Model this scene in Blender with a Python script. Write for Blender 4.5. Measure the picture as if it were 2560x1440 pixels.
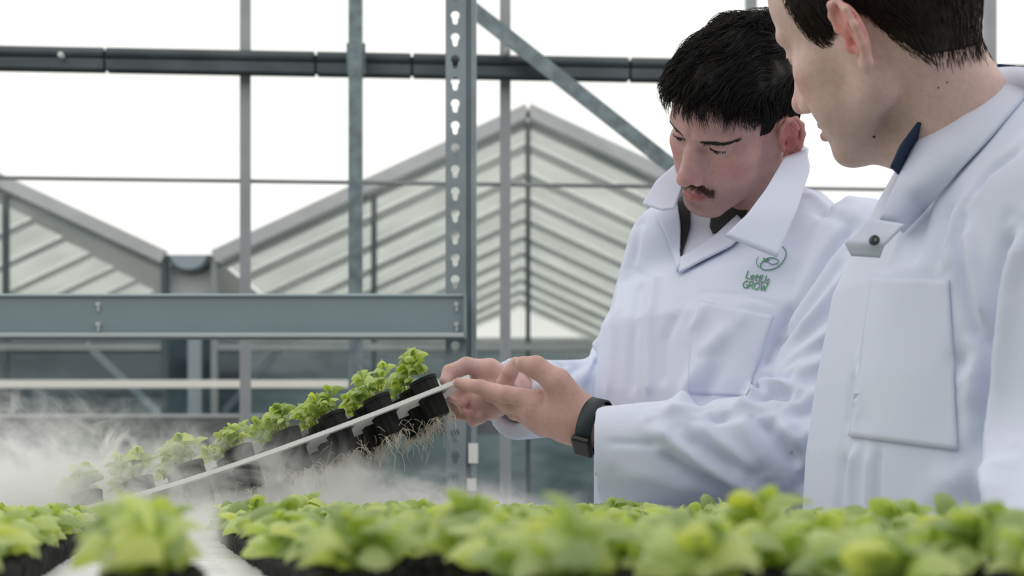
import bpy, bmesh, math, random
import numpy as np
from mathutils import Vector, Matrix, Euler
from mathutils.bvhtree import BVHTree

for _o in list(bpy.data.objects):
    bpy.data.objects.remove(_o)
SC = bpy.context.scene
COL = SC.collection
random.seed(7)
RNG = np.random.default_rng(11)

# ------------------------------------------------------------------ camera
F = 50.0 / 36.0 * 2560.0
ZC = 1.052
HOR = 1245.0
cam_d = bpy.data.cameras.new('camera')
cam_d.lens = 50.0
cam_d.sensor_width = 36.0
cam_d.shift_y = (HOR - 720.0) / 2560.0
cam_d.clip_start = 0.05
cam_d.clip_end = 300.0
cam_d.dof.use_dof = True
cam_d.dof.focus_distance = 1.66
cam_d.dof.aperture_fstop = 6.8
cam = bpy.data.objects.new('camera', cam_d)
COL.objects.link(cam)
cam.location = (0, 0, ZC)
cam.rotation_euler = (math.radians(90), 0, 0)
SC.camera = cam

# ------------------------------------------------------------------ overcast sky
world = bpy.data.worlds.new('overcast_sky')
SC.world = world
world.use_nodes = True
_bg = world.node_tree.nodes['Background']
_bg.inputs[0].default_value = (1.0, 0.985, 0.945, 1)
_bg.inputs[1].default_value = 1.22
SC.view_settings.view_transform = 'Standard'
SC.view_settings.look = 'None'
SC.view_settings.gamma = 1.0
SC.view_settings.exposure = 0.0
SC.view_settings.use_curve_mapping = False
SC.cycles.max_bounces = 7
SC.cycles.transparent_max_bounces = 20
SC.cycles.volume_bounces = 5
SC.cycles.volume_step_rate = 1.0
SC.cycles.volume_max_steps = 64
SC.cycles.adaptive_threshold = 0.03


def P(px, py, d):
    """a place in the scene at distance d, seen in direction (px, py) of the photograph"""
    return Vector(((px - 1280.0) * d / F, d, ZC + (HOR - py) * d / F))


# ------------------------------------------------------------------ materials
MATS = {}


def mat(name, color, rough=0.6, metal=0.0, var=0.0, vscale=20.0, bump=0.0, bscale=60.0, spec=0.5, color2=None,
        trans=0.0, sss=0.0, attr=None, stretch=None, coat=0.0):
    if name in MATS:
        return MATS[name]
    m = bpy.data.materials.new(name)
    m.use_nodes = True
    nt = m.node_tree
    N, L = nt.nodes, nt.links
    b = N['Principled BSDF']
    b.inputs['Base Color'].default_value = (*color, 1)
    b.inputs['Roughness'].default_value = rough
    b.inputs['Metallic'].default_value = metal
    b.inputs['Specular IOR Level'].default_value = spec
    b.inputs['Coat Weight'].default_value = coat
    tc = N.new('ShaderNodeTexCoord')
    src = tc.outputs['Object']
    if stretch:
        mp = N.new('ShaderNodeMapping')
        mp.inputs['Scale'].default_value = stretch
        L.new(src, mp.inputs['Vector'])
        src = mp.outputs[0]
    colout = None
    if attr:
        at = N.new('ShaderNodeAttribute')
        at.attribute_name = attr
        colout = at.outputs['Color']
    if var > 0:
        nz = N.new('ShaderNodeTexNoise')
        nz.inputs['Scale'].default_value = vscale
        nz.inputs['Detail'].default_value = 5
        L.new(src, nz.inputs['Vector'])
        mx = N.new('ShaderNodeMix')
        mx.data_type = 'RGBA'
        if color2 is None:
            color2 = tuple(max(0, c * (1 - var)) for c in color)
        mr = N.new('ShaderNodeMapRange')
        mr.inputs[1].default_value = 0.35
        mr.inputs[2].default_value = 0.65
        L.new(nz.outputs['Fac'], mr.inputs[0])
        if colout is not None:
            mx.blend_type = 'MULTIPLY'
            mx.inputs[6].default_value = (1, 1, 1, 1)
            L.new(colout, mx.inputs[6])
            mx.inputs[7].default_value = (1 - var, 1 - var, 1 - var, 1)
        else:
            mx.inputs[6].default_value = (*color, 1)
            mx.inputs[7].default_value = (*color2, 1)
        L.new(mr.outputs[0], mx.inputs[0])
        colout = mx.outputs[2]
    if colout is not None:
        L.new(colout, b.inputs['Base Color'])
    if bump > 0:
        nb = N.new('ShaderNodeTexNoise')
        nb.inputs['Scale'].default_value = bscale
        nb.inputs['Detail'].default_value = 4
        L.new(src, nb.inputs['Vector'])
        bp = N.new('ShaderNodeBump')
        bp.inputs['Strength'].default_value = bump
        bp.inputs['Distance'].default_value = 0.002
        L.new(nb.outputs['Fac'], bp.inputs['Height'])
        L.new(bp.outputs[0], b.inputs['Normal'])
    if sss > 0:
        b.inputs['Subsurface Weight'].default_value = sss
        b.inputs['Subsurface Radius'].default_value = (1.0, 0.35, 0.2)
        b.inputs['Subsurface Scale'].default_value = 0.006
    if trans > 0:
        tr = N.new('ShaderNodeBsdfTranslucent')
        mxs = N.new('ShaderNodeMixShader')
        mxs.inputs[0].default_value = trans
        tr.inputs[0].default_value = (*color, 1)
        if colout is not None:
            L.new(colout, tr.inputs[0])
        L.new(b.outputs[0], mxs.inputs[1])
        L.new(tr.outputs[0], mxs.inputs[2])
        L.new(mxs.outputs[0], N['Material Output'].inputs[0])
    MATS[name] = m
    return m


def glass_mat(name, tint, white, gloss=0.06):
    """thin glazing: mostly clear, a little lime-washed and reflecting"""
    if name in MATS:
        return MATS[name]
    m = bpy.data.materials.new(name)
    m.use_nodes = True
    nt = m.node_tree
    N, L = nt.nodes, nt.links
    N.remove(N['Principled BSDF'])
    t = N.new('ShaderNodeBsdfTransparent')
    t.inputs[0].default_value = (*tint, 1)
    d = N.new('ShaderNodeBsdfDiffuse')
    d.inputs[0].default_value = (0.82, 0.83, 0.82, 1)
    tl = N.new('ShaderNodeBsdfTranslucent')
    tl.inputs[0].default_value = (0.82, 0.83, 0.82, 1)
    md = N.new('ShaderNodeMixShader')
    md.inputs[0].default_value = 0.5
    L.new(d.outputs[0], md.inputs[1])
    L.new(tl.outputs[0], md.inputs[2])
    g = N.new('ShaderNodeBsdfGlossy')
    g.inputs['Roughness'].default_value = 0.05
    m1 = N.new('ShaderNodeMixShader')
    tc = N.new('ShaderNodeTexCoord')
    nz = N.new('ShaderNodeTexNoise')
    nz.inputs['Scale'].default_value = 1.3
    nz.inputs['Detail'].default_value = 4
    L.new(tc.outputs['Object'], nz.inputs['Vector'])
    mr = N.new('ShaderNodeMapRange')
    mr.inputs[1].default_value = 0.3
    mr.inputs[2].default_value = 0.7
    mr.inputs[3].default_value = white * 0.6
    mr.inputs[4].default_value = min(1.0, white * 1.4)
    L.new(nz.outputs['Fac'], mr.inputs[0])
    L.new(mr.outputs[0], m1.inputs[0])
    L.new(t.outputs[0], m1.inputs[1])
    L.new(md.outputs[0], m1.inputs[2])
    m2 = N.new('ShaderNodeMixShader')
    m2.inputs[0].default_value = gloss
    L.new(m1.outputs[0], m2.inputs[1])
    L.new(g.outputs[0], m2.inputs[2])
    L.new(m2.outputs[0], N['Material Output'].inputs[0])
    MATS[name] = m
    return m


# ------------------------------------------------------------------ object helpers
def link(name, me, material=None, parent=None, smooth=False, local=False):
    """one mesh object; a part's geometry is in scene space unless local"""
    o = bpy.data.objects.new(name, me)
    COL.objects.link(o)
    if material is not None and len(me.materials) == 0:
        me.materials.append(material)
    if smooth:
        me.shade_smooth()
    if parent is not None:
        o.parent = parent
        if not local:
            o.matrix_basis = WORLD_INV(parent)
    return o


def WORLD_INV(p):
    m = Matrix.Identity(4)
    chain = []
    q = p
    while q is not None:
        chain.append(q)
        q = q.parent
    for q in reversed(chain):
        m = m @ q.matrix_basis
    return m.inverted()


def empty(name, loc, label=None, cat=None, group=None, kind=None):
    o = bpy.data.objects.new(name, None)
    o.empty_display_size = 0.05
    COL.objects.link(o)
    o.location = loc
    tag(o, label, cat, group, kind)
    return o


def tag(o, label=None, cat=None, group=None, kind=None):
    if label:
        o['label'] = label
    if cat:
        o['category'] = cat
    if group:
        o['group'] = group
    if kind:
        o['kind'] = kind
    return o


def mesh_from(verts, faces, name='m'):
    me = bpy.data.meshes.new(name)
    me.from_pydata([tuple(v) for v in verts], [], [tuple(f) for f in faces])
    me.update()
    return me


class MB:
    """collects simple solids and becomes ONE mesh"""

    def __init__(self):
        self.bm = bmesh.new()

    def box(self, c, s, rot=None):
        M = Matrix.Translation(Vector(c)) @ (rot.to_4x4() if rot is not None else Matrix.Identity(4)) @ Matrix.Diagonal((s[0], s[1], s[2], 1))
        bmesh.ops.create_cube(self.bm, size=1, matrix=M)
        return self

    def bar(self, a, b, w, t, up=Vector((0, 0, 1))):
        a, b = Vector(a), Vector(b)
        d = (b - a)
        L = d.length
        d = d / L
        s = d.cross(up)
        if s.length < 1e-4:
            s = d.cross(Vector((0, 1, 0)))
        s.normalize()
        u = s.cross(d)
        R = Matrix((d, s, u)).transposed()
        return self.box((a + b) / 2, (L, w, t), R)

    def tube(self, pts, r, n=10, caps=True):
        pts = [Vector(p) for p in pts]
        rr = r if hasattr(r, '__len__') else [r] * len(pts)
        rings = []
        prev = None
        for i, p in enumerate(pts):
            a = pts[max(0, i - 1)]
            b = pts[min(len(pts) - 1, i + 1)]
            t = (b - a).normalized()
            if prev is None:
                ref = Vector((0, 0, 1)) if abs(t.z) < 0.9 else Vector((1, 0, 0))
                u = t.cross(ref).normalized()
            else:
                u = (prev - t * prev.dot(t)).normalized()
            prev = u
            v = t.cross(u)
            rings.append([self.bm.verts.new(p + (u * math.cos(2 * math.pi * k / n) + v * math.sin(2 * math.pi * k / n)) * rr[i]) for k in range(n)])
        for i in range(len(rings) - 1):
            for k in range(n):
                self.bm.faces.new((rings[i][k], rings[i][(k + 1) % n], rings[i + 1][(k + 1) % n], rings[i + 1][k]))
        if caps:
            self.bm.faces.new(rings[0][::-1])
            self.bm.faces.new(rings[-1])
        return self

    def prism(self, loop, off):
        """extrude a closed loop of points along a vector"""
        off = Vector(off)
        a = [self.bm.verts.new(Vector(p)) for p in loop]
        b = [self.bm.verts.new(Vector(p) + off) for p in loop]
        n = len(a)
        self.bm.faces.new(a)
        self.bm.faces.new(b[::-1])
        for i in range(n):
            self.bm.faces.new((a[i], b[i], b[(i + 1) % n], a[(i + 1) % n]))
        return self

    def mesh(self, name='m', bevel=0.0, seg=2):
        bmesh.ops.recalc_face_normals(self.bm, faces=self.bm.faces)
        if bevel > 0:
            bmesh.ops.bevel(self.bm, geom=[e for e in self.bm.edges if len(e.link_faces) == 2 and e.calc_face_angle(0) > 0.6],
                            offset=bevel, segments=seg, affect='EDGES', profile=0.5)
        me = bpy.data.meshes.new(name)
        self.bm.to_mesh(me)
        self.bm.free()
        return me

    def build(self, name, material, parent=None, bevel=0.0, seg=2, smooth=False, local=False):
        return link(name, self.mesh(name, bevel, seg), material, parent, smooth, local)


galv = mat('galvanised_steel', (0.30, 0.355, 0.39), 0.45, 0.35, var=0.22, vscale=9, bump=0.03, bscale=40)
galv2 = mat('spangled_steel', (0.245, 0.31, 0.34), 0.5, 0.35, var=0.4, vscale=26, bump=0.03)
dark_steel = mat('dark_weathered_steel', (0.085, 0.105, 0.12), 0.42, 0.3, var=0.35, vscale=7)
beam_mat = mat('grey_powder_coat', (0.27, 0.345, 0.375), 0.4, 0.15, var=0.08, vscale=3)
alu = mat('pale_aluminium', (0.36, 0.385, 0.41), 0.45, 0.35, var=0.15, vscale=6)
# ------------------------------------------------------------------ ground and floor
concrete = mat('concrete_floor', (0.22, 0.23, 0.23), 0.8, var=0.3, vscale=3)
gravel = mat('outside_ground', (0.16, 0.18, 0.17), 0.9, var=0.5, vscale=2)
fl = MB().box((0, 1.2, -0.05), (12, 7.9, 0.1)).build('floor', concrete)
tag(fl, 'plain grey concrete greenhouse floor', kind='structure')
gr = MB().box((0, 30, -0.16), (120, 90, 0.1)).build('ground', gravel)
tag(gr, 'gravel ground outside the glass wall', kind='structure')

# unseen wall added behind the camera to cut the light from the front
rw = MB().box((0, -2.6, 1.7), (12, 0.15, 3.4)).build('light_blocker_rear', mat('grey_light_blocker', (0.16, 0.17, 0.18), 0.8, var=0.1, vscale=2))
tag(rw, 'plain grey panel added behind the camera to block front light', kind='structure')

# ------------------------------------------------------------------ glazed wall of the greenhouse, turned a little from the camera
WD, WT = 4.8, 0.06


def wall_u(px, off=0.0):
    """position along the wall for a column of the photograph, at off metres behind its plane"""
    k = (px - 1280.0) / F
    c, s = 1 / math.hypot(1, WT), WT / math.hypot(1, WT)
    # point = (0,WD) + u*(c,s) + off*(-s,c); x = k*y
    u = (k * (WD + off * c) + off * s) / (c - k * s)
    return u


def wall_z(py, px=1280, off=0.0):
    u = wall_u(px, off)
    y = WD + u * WT / math.hypot(1, WT) + off / math.hypot(1, WT)
    return ZC + (HOR - py) * y / F


wall = empty('wall_back', (0, WD, 0), 'glazed greenhouse wall of pale mullions behind the men', kind='structure')
wall.rotation_euler = (0, 0, math.atan(WT))
ZT = 3.5


def wbox(name, m, u0, u1, z0, z1, v0, v1, bevel=0.0, parent=wall):
    return MB().box(((u0 + u1) / 2, (v0 + v1) / 2, (z0 + z1) / 2), (abs(u1 - u0), abs(v1 - v0), abs(z1 - z0))).build(name, m, parent, bevel, local=True)


MULL = [-1270, -650, -18, 616, 1262, 1874, 2470, 3080]
mu = [wall_u(x) for x in MULL]
for x, u in zip(MULL, mu):
    b = MB()
    b.box((u, 0.0, ZT / 2 + 0.2), (0.020, 0.06, ZT - 0.4))
    b.box((u, -0.028, ZT / 2 + 0.2), (0.036, 0.012, ZT - 0.4))
    b.build('mullion', alu, wall, 0.002, local=True)
zrail = wall_z(461)
pane_m = glass_mat('clear_pane', (0.985, 0.99, 0.985), 0.006, 0.02)
zrows = [0.47, zrail, ZT]
for i in range(len(mu) - 1):
    for j in range(2):
        wbox('pane', pane_m, mu[i] + 0.011, mu[i + 1] - 0.011, zrows[j] + 0.006, zrows[j + 1] - 0.006, 0.004, 0.008)
    wbox('glazing_rail', alu, mu[i] + 0.010, mu[i + 1] - 0.010, zrail - 0.005, zrail + 0.005, -0.006, 0.012)
wbox('top_rail', galv2, mu[0], mu[-1], ZT, ZT + 0.08, -0.24, 0.05, 0.004)
# low base wall under the panes
basem = mat('base_wall_concrete', (0.13, 0.14, 0.145), 0.8, var=0.35, vscale=5)
wbox('base_wall', basem, mu[0], mu[-1], 0.0, 0.40, -0.06, 0.06)
wbox('sill', alu, mu[0], mu[-1], 0.40, 0.47, -0.07, 0.05, 0.004)

# the round-topped purlin across the wall, in lengths with open joints
zp1, zp0 = wall_z(120, 300, -0.09), wall_z(178, 300, -0.09)
hh = zp1 - zp0
joints = [-1200, -400, 264, 790, 1030, 1574, 2100, 2900]
for i in range(len(joints) - 1):
    u0, u1 = wall_u(joints[i], -0.09) + 0.004, wall_u(joints[i + 1], -0.09) - 0.004
    b = MB()
    prof = []
    r = hh * 0.30
    zc = zp1 - r
    for k in range(9):
        a = math.radians(-35 + 250 * k / 8)
        prof.append((0, -0.09 + r * 1.15 * math.cos(a + math.pi), zc + r * math.sin(a)))
    prof = [(u0, p[1], p[2]) for p in prof]
    b.prism(prof, (u1 - u0, 0, 0))
    b.box(((u0 + u1) / 2, -0.085, zp0 + hh * 0.23), (u1 - u0, 0.05, hh * 0.46))
    b.build('purlin', dark_steel, wall, 0.002, local=True)
    # inner sleeve seen in the joint
    b = MB().box((u1 + 0.004, -0.085, (zp0 + zp1) / 2 - 0.004), (0.03, 0.035, hh * 0.72))
    b.build('joint_sleeve', mat('black_rubber', (0.02, 0.022, 0.025), 0.7), wall, local=True)
# white bolt cap by the left joint and another behind the brace
capm = mat('white_plastic', (0.78, 0.79, 0.78), 0.4)
for px, py in ((152, 138), (1268, 128)):
    u = wall_u(px, -0.13)
    z = wall_z(py, px, -0.13)
    MB().tube([(u, -0.115, z), (u, -0.135, z), (u, -0.14, z)], [0.0095, 0.0095, 0.006], 14).build('bolt_cap', capm, wall, smooth=False, local=True)
# structural post in front of the panes
u0, u1 = wall_u(871, -0.2), wall_u(905, -0.2)
b = MB()
um = (u0 + u1) / 2
b.box((um, -0.2, 1.75), (u1 - u0, 0.004, 3.5)).box((u0 + 0.002, -0.17, 1.75), (0.004, 0.06, 3.5)).box((u1 - 0.002, -0.17, 1.75), (0.004, 0.06, 3.5))
b.build('wall_post', galv2, wall, local=True)
MB().box((um, -0.145, (zp0 + zp1) / 2), (0.062, 0.006, hh * 1.35)).build('post_clamp', galv2, wall, 0.002, local=True)
u0, u1 = wall_u(2980, -0.2), wall_u(3012, -0.2)
MB().box(((u0 + u1) / 2, -0.2, 1.75), (u1 - u0, 0.06, 3.5)).build('wall_post', galv2, wall, 0.002, local=True)
# the diagonal brace
za, zb = wall_z(-209, 887, -0.2), wall_z(580, 1888, -0.2)
ua, ub = wall_u(887, -0.2), wall_u(1888, -0.2)
b = MB()
A, Bv = Vector((ua, -0.2, za)), Vector((ub, -0.2, zb))
b.bar(A, Bv, 0.004, 0.050, Vector((0, 0, 1)))
dn = (Bv - A).normalized()
upv = Vector((dn.z, 0, -dn.x))
upv = upv if upv.z > 0 else -upv
b.bar(A + upv * 0.0235 + Vector((0, 0.016, 0)), Bv + upv * 0.0235 + Vector((0, 0.016, 0)), 0.032, 0.004)
b.build('brace', galv2, wall, local=True)

# ------------------------------------------------------------------ storage rack: keyhole upright and box beam
RD = 3.2
rack = empty('storage_rack', P(1150, 1245, RD) - Vector((0, 0, ZC)), 'galvanised storage rack with keyhole upright and grey box beam', 'rack')


def upright(xc):
    """C-section post with a column of true keyhole openings"""
    px_m = RD / F
    w1 = 50 * px_m
    x0 = xc
    pitch = 55.0 * px_m
    z0 = ZC + (HOR - 1447) * px_m - 19 * pitch
    bm = bmesh.new()
    n = 52
    for i in range(n):
        zb, zt = z0 + i * pitch, z0 + (i + 1) * pitch
        outer = [(x0, zb), (x0 + w1, zb), (x0 + w1, zt), (x0, zt)]
        cx, cz = x0 + 23 * px_m, (zb + zt) / 2 + 6 * px_m
        R1, R2 = 11.0 * px_m, 6.5 * px_m
        inner = []
        for k in range(13):
            a = math.radians(-50 + 280 * k / 12)
            inner.append((cx + R1 * math.cos(a), cz + R1 * math.sin(a)))
        for k in range(6):
            a = math.radians(180 + 180 * k / 5)
            inner.append((cx + R2 * math.cos(a), cz - 17 * px_m + R2 * math.sin(a)))
        ov = [bm.verts.new((p[0], RD, p[1])) for p in outer]
        iv = [bm.verts.new((p[0], RD, p[1])) for p in inner]
        es = [bm.edges.new((ov[k], ov[(k + 1) % 4])) for k in range(4)]
        es += [bm.edges.new((iv[k], iv[(k + 1) % len(iv)])) for k in range(len(iv))]
        bmesh.ops.triangle_fill(bm, use_beauty=True, use_dissolve=False, edges=es, normal=(0, -1, 0))
    bmesh.ops.remove_doubles(bm, verts=bm.verts, dist=1e-5)
    zt = z0 + n * pitch

    def strip(pts):
        for (xa, ya), (xb, yb) in zip(pts[:-1], pts[1:]):
            q = [bm.verts.new(v) for v in ((xa, ya, z0), (xb, yb, z0), (xb, yb, zt), (xa, ya, zt))]
            bm.faces.new(q)
    m = px_m
    strip([(x0, RD), (x0, RD + 0.055)])
    strip([(x0 + w1, RD), (x0 + w1 + 3 * m, RD + 0.010), (x0 + w1 + 9 * m, RD + 0.010), (x0 + w1 + 13 * m, RD), (x0 + w1 + 24 * m, RD),
           (x0 + w1 + 24 * m, RD + 0.055), (x0 + w1 + 14 * m, RD + 0.055)])
    me = bpy.data.meshes.new('upright')
    bm.to_mesh(me)
    bm.free()
    o = link('upright', me, galv, rack)
    so = o.modifiers.new('sheet', 'SOLIDIFY')
    so.thickness = 0.002
    so.offset = 0
    return o


XR = (1115 - 1280) * RD / F
upright(XR)
upright(XR - 2.3)
bx0, bx1 = XR - 2.28, (1160 - 1280) * 3.16 / F
zt, zb = ZC + (HOR - 733) * 3.16 / F, ZC + (HOR - 846) * 3.16 / F
b = MB()
prof = [(3.19, zt), (3.166, zt), (3.158, zt - 0.006), (3.166, zt - 0.011), (3.168, zb + 0.013), (3.140, zb + 0.009), (3.136, zb), (3.19, zb)]
b.prism([(bx0, y, z) for y, z in prof], (bx1 - bx0, 0, 0))
b.build('beam', beam_mat, rack, 0.0008)
MB().box(((bx0 + bx1) / 2, 3.134, zb + 0.0045), (bx1 - bx0, 0.004, 0.009)).build('beam_lip_highlight', mat('zinc_and_lip_highlight', (0.62, 0.66, 0.68), 0.35, 0.4), rack, 0.001)  # highlight on the beam's lower lip, put into the colour as a paler strip
b = MB()
b.box((bx1 + 0.002, 3.175, (zt + zb) / 2), (0.006, 0.05, zt - zb + 0.004))
b.build('end_plate', beam_mat, rack, 0.001)
tabm = mat('zinc_and_lip_highlight', (0.62, 0.66, 0.68), 0.35, 0.4)
for px in (245, 1141):
    for py in (765, 815):
        c = P(px, py, 3.164)
        bb = MB()
        bb.tube([c + Vector((0, 0.004, 0.004)), c + Vector((0, -0.002, 0.004))], 0.0055, 12)
        bb.box(c + Vector((0.001, 0, -0.006)), (0.005, 0.004, 0.012))
        bb.build('lock_tab', tabm, rack)
# paper tags on the lower upright
for (px, py, h) in ((1183, 1133, 50), (1179, 1212, 32)):
    c = P(px, py, RD - 0.004)
    MB().box(c, (24 * RD / F, 0.002, h * RD / F)).build('paper_tag', capm, rack)

# ------------------------------------------------------------------ the next greenhouse, a row of gables
GD = 12.0
nb = empty('greenhouse', (0, GD, 0), 'neighbouring glass greenhouse with pitched roof bays behind the glazed wall', 'greenhouse')
GS = GD / F
fr_m = mat('pale_frame', (0.52, 0.54, 0.57), 0.6, 0.1, var=0.15, vscale=3)
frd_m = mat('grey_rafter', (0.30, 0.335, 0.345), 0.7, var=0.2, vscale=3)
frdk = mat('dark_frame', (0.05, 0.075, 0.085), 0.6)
zap = ZC + (HOR - 285) * GS
zev = ZC + (HOR - 650) * GS
xap = (1320 - 1280) * GS
half = 845 * GS
gut = 62 * GS
bays = [xap - 2 * half - 0.0, xap, xap + 2 * half]
roof_m = glass_mat('limewashed_roof_pane', (0.92, 0.94, 0.93), 0.42, 0.02)
gab_m = glass_mat('gable_pane', (0.95, 0.96, 0.955), 0.16, 0.04)
gab_lo = glass_mat('lower_gable_pane', (0.74, 0.83, 0.87), 0.005, 0.04)
for bi, xc in enumerate(bays):
    L0, R0 = xc - half + gut, xc + half - gut
    for s in (-1, 1):
        xe = L0 if s < 0 else R0
        a, e = Vector((xc, GD, zap)), Vector((xe, GD, zev))
        # pale verge board and a darker rail under it
        MB().bar(a + Vector((0, -0.03, 0.02)), e + Vector((0, -0.03, 0.02)), 0.06, 0.11).build('verge', fr_m, nb)
        MB().bar(a + Vector((0, 0.05, -0.07)), e + Vector((0, 0.05, -0.07)), 0.06, 0.055).build('rafter', frd_m, nb)
        # rafters of the frames further back
        for k in range(1, 11):
            o = Vector((0, k * 1.15, 0))
            MB().bar(a + o, e + o, 0.05, 0.062).build('rafter', frd_m, nb)
        # roof panes, one for each bay of the frame
        for k in range(11):
            y0, y1 = GD + k * 1.15 + 0.03, GD + (k + 1) * 1.15 - 0.03
            up = Vector((0, 0, 0.05))
            q = [Vector((xc, y0, zap)) + up, Vector((xe, y0, zev)) + up, Vector((xe, y1, zev)) + up, Vector((xc, y1, zap)) + up]
            MB().prism(q, (0, 0, 0.006)).build('roof_pane', roof_m, nb)
    # gable posts, mid rail, panes
    for px_off, m, w in ((0, frdk, 0.045), (-385, frdk, 0.045), (385, frdk, 0.045)):
        x = xc + px_off * GS
        zt_ = zap - abs(px_off * GS) * (zap - zev) / (half - gut) - 0.08
        MB().box((x, GD, zt_ / 2), (w, 0.06, zt_)).build('gable_post', m, nb)
    xs = [L0, xc - 385 * GS, xc, xc + 385 * GS, R0]

    def roofz(x):
        return zap - abs(x - xc) * (zap - zev) / (half - gut) - 0.10
    for x0, x1 in zip(xs[:-1], xs[1:]):
        zm = ZC + (HOR - 868) * GS
        x0, x1 = x0 + 0.03, x1 - 0.03
        MB().prism([(x0, GD - 0.01, zm + 0.05), (x1, GD - 0.01, zm + 0.05), (x1, GD - 0.01, roofz(x1)), (x0, GD - 0.01, roofz(x0))], (0, 0.006, 0)).build('gable_pane', gab_m, nb)
        MB().prism([(x0, GD - 0.01, 0.5), (x1, GD - 0.01, 0.5), (x1, GD - 0.01, zm - 0.05), (x0, GD - 0.01, zm - 0.05)], (0, 0.006, 0)).build('gable_pane', gab_lo, nb)
        MB().box(((x0 + x1) / 2, GD, zm), (x1 - x0 + 0.06, 0.07, 0.06)).build('gable_rail', frd_m, nb)
    # gutter between the bays: a half-round trough on two dark brackets over a pale post
    xg = xc - half
    b = MB()
    ro = 55 * GS
    zg = ZC + (HOR - 640) * GS
    arc = [(xg + ro * math.cos(math.radians(180 + 180 * k / 12)), GD - 0.06, zg + 0.78 * ro * math.sin(math.radians(180 + 180 * k / 12))) for k in range(13)]
    arc2 = [(xg + (ro - 0.035) * math.cos(math.radians(360 - 180 * k / 12)), GD - 0.06, zg + 0.78 * (ro - 0.035) * math.sin(math.radians(360 - 180 * k / 12))) for k in range(13)]
    b.prism(arc + arc2, (0, 6.0, 0))
    b.build('gutter', frdk, nb)
    MB().prism(arc2, (0, 0.02, 0)).build('gutter_end', mat('blue_grey_zinc', (0.30, 0.37, 0.42), 0.5), nb)
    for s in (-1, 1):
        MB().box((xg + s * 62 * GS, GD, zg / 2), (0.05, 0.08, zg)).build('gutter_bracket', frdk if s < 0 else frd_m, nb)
    MB().box((xg, GD + 0.1, zg - 0.22), (0.36, 0.04, 0.42)).build('gutter_panel', fr_m, nb)
    MB().box((xg + 0.02, GD + 0.1, zg / 2 - 0.2), (0.11, 0.06, zg - 0.4)).build('gutter_post', mat('blue_grey_zinc', (0.30, 0.37, 0.42), 0.5), nb)
zr0, zr1 = ZC + (HOR - 1086) * (GD - 0.4) / F, ZC + (HOR - 1044) * (GD - 0.4) / F
MB().box((xap - 3.0, GD - 0.4, (zr0 + zr1) / 2), (9.0, 0.08, zr1 - zr0)).build('base_rail', mat('dark_base_rail', (0.10, 0.115, 0.12), 0.7, var=0.3, vscale=2), nb)
MB().box((xap - 3.0, GD - 0.4, zr1 + 0.014), (9.0, 0.09, 0.025)).build('base_rail_cap', fr_m, nb)
# inside it: the far end wall and side screens
def far_mat(name, c1, c2, sc, stretch):
    return mat(name, c1, 0.9, var=0.6, vscale=sc, color2=c2, stretch=stretch)
scr_l = far_mat('dark_screen', (0.014, 0.038, 0.056), (0.080, 0.135, 0.162), 1.6, (1, 1, 2.5))
scr_r = far_mat('pale_screen', (0.26, 0.30, 0.305), (0.62, 0.65, 0.63), 1.5, (1, 1, 3.0))
scr_g = far_mat('green_screen', (0.05, 0.10, 0.095), (0.26, 0.31, 0.29), 1.3, (1, 1, 3.0))
scr_d = far_mat('slate_table', (0.05, 0.075, 0.085), (0.11, 0.14, 0.15), 2.0, (1, 1, 1))
MB().box((xap - 2 * half, GD + 2.2, 1.38), (2 * half + 0.1, 0.05, 2.76)).build('side_screen', scr_l, nb)
MB().box((xap - half * 0.375, GD + 4.4, 1.45), (1.75 * half, 0.05, 2.9)).build('side_screen', scr_r, nb)
MB().box((xap + half * 1.3, GD + 4.4, 1.25), (1.6 * half, 0.05, 2.5)).build('side_screen', scr_g, nb)
for bi_, (bx_, bw_) in enumerate(((xap - half * 0.7, 0.9), (xap + half * 0.1, 1.1), (xap + half * 0.75, 1.2), (xap - half * 2.0, 1.6))):
    MB().box((bx_, GD + 1.6, 0.72), (bw_, 0.7, 0.06)).box((bx_, GD + 1.6, 0.35), (bw_ * 0.9, 0.5, 0.7)).build('potting_table', scr_d, nb)
# pale pipe rail and dark low wall in front of that house
MB().box((xap - 1.6, GD - 0.6, ZC + (HOR - 960) * (GD - 0.6) / F), (9.4, 0.05, 0.062)).build('pipe_rail', mat('cream_pipe', (0.85, 0.83, 0.80), 0.5), nb)
MB().box((xap, GD - 0.3, 0.25), (24, 0.2, 0.5)).build('low_wall', mat('dark_low_wall', (0.06, 0.075, 0.08), 0.8, var=0.4, vscale=2), nb)
for (x0, y0, x1, y1) in ((215, 860, 400, 1035), (700, 870, 560, 1030), (860, 870, 1000, 1000)):
    d = GD + 1.0
    MB().bar(P(x0, y0, d), P(x1, y1, d), 0.05, 0.06).build('strut', fr_m if x0 < 500 else frd_m, nb)
# ------------------------------------------------------------------ growing bench, its long side runs along RV
RV = Vector((-0.24, 0.9708, 0)).normalized()
RU = Vector((RV.y, -RV.x, 0))
ZB = 1.0


def B(u, v, z=ZB):
    return RU * u + RV * v + Vector((0, 0, z))


def uv_of(p):
    return p.x * RU.x + p.y * RU.y, p.x * RV.x + p.y * RV.y


def in_view(p, m=120):
    if p.y < 0.2:
        return False
    px = 1280 + F * p.x / p.y
    return -m < px < 2560 + m


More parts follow.
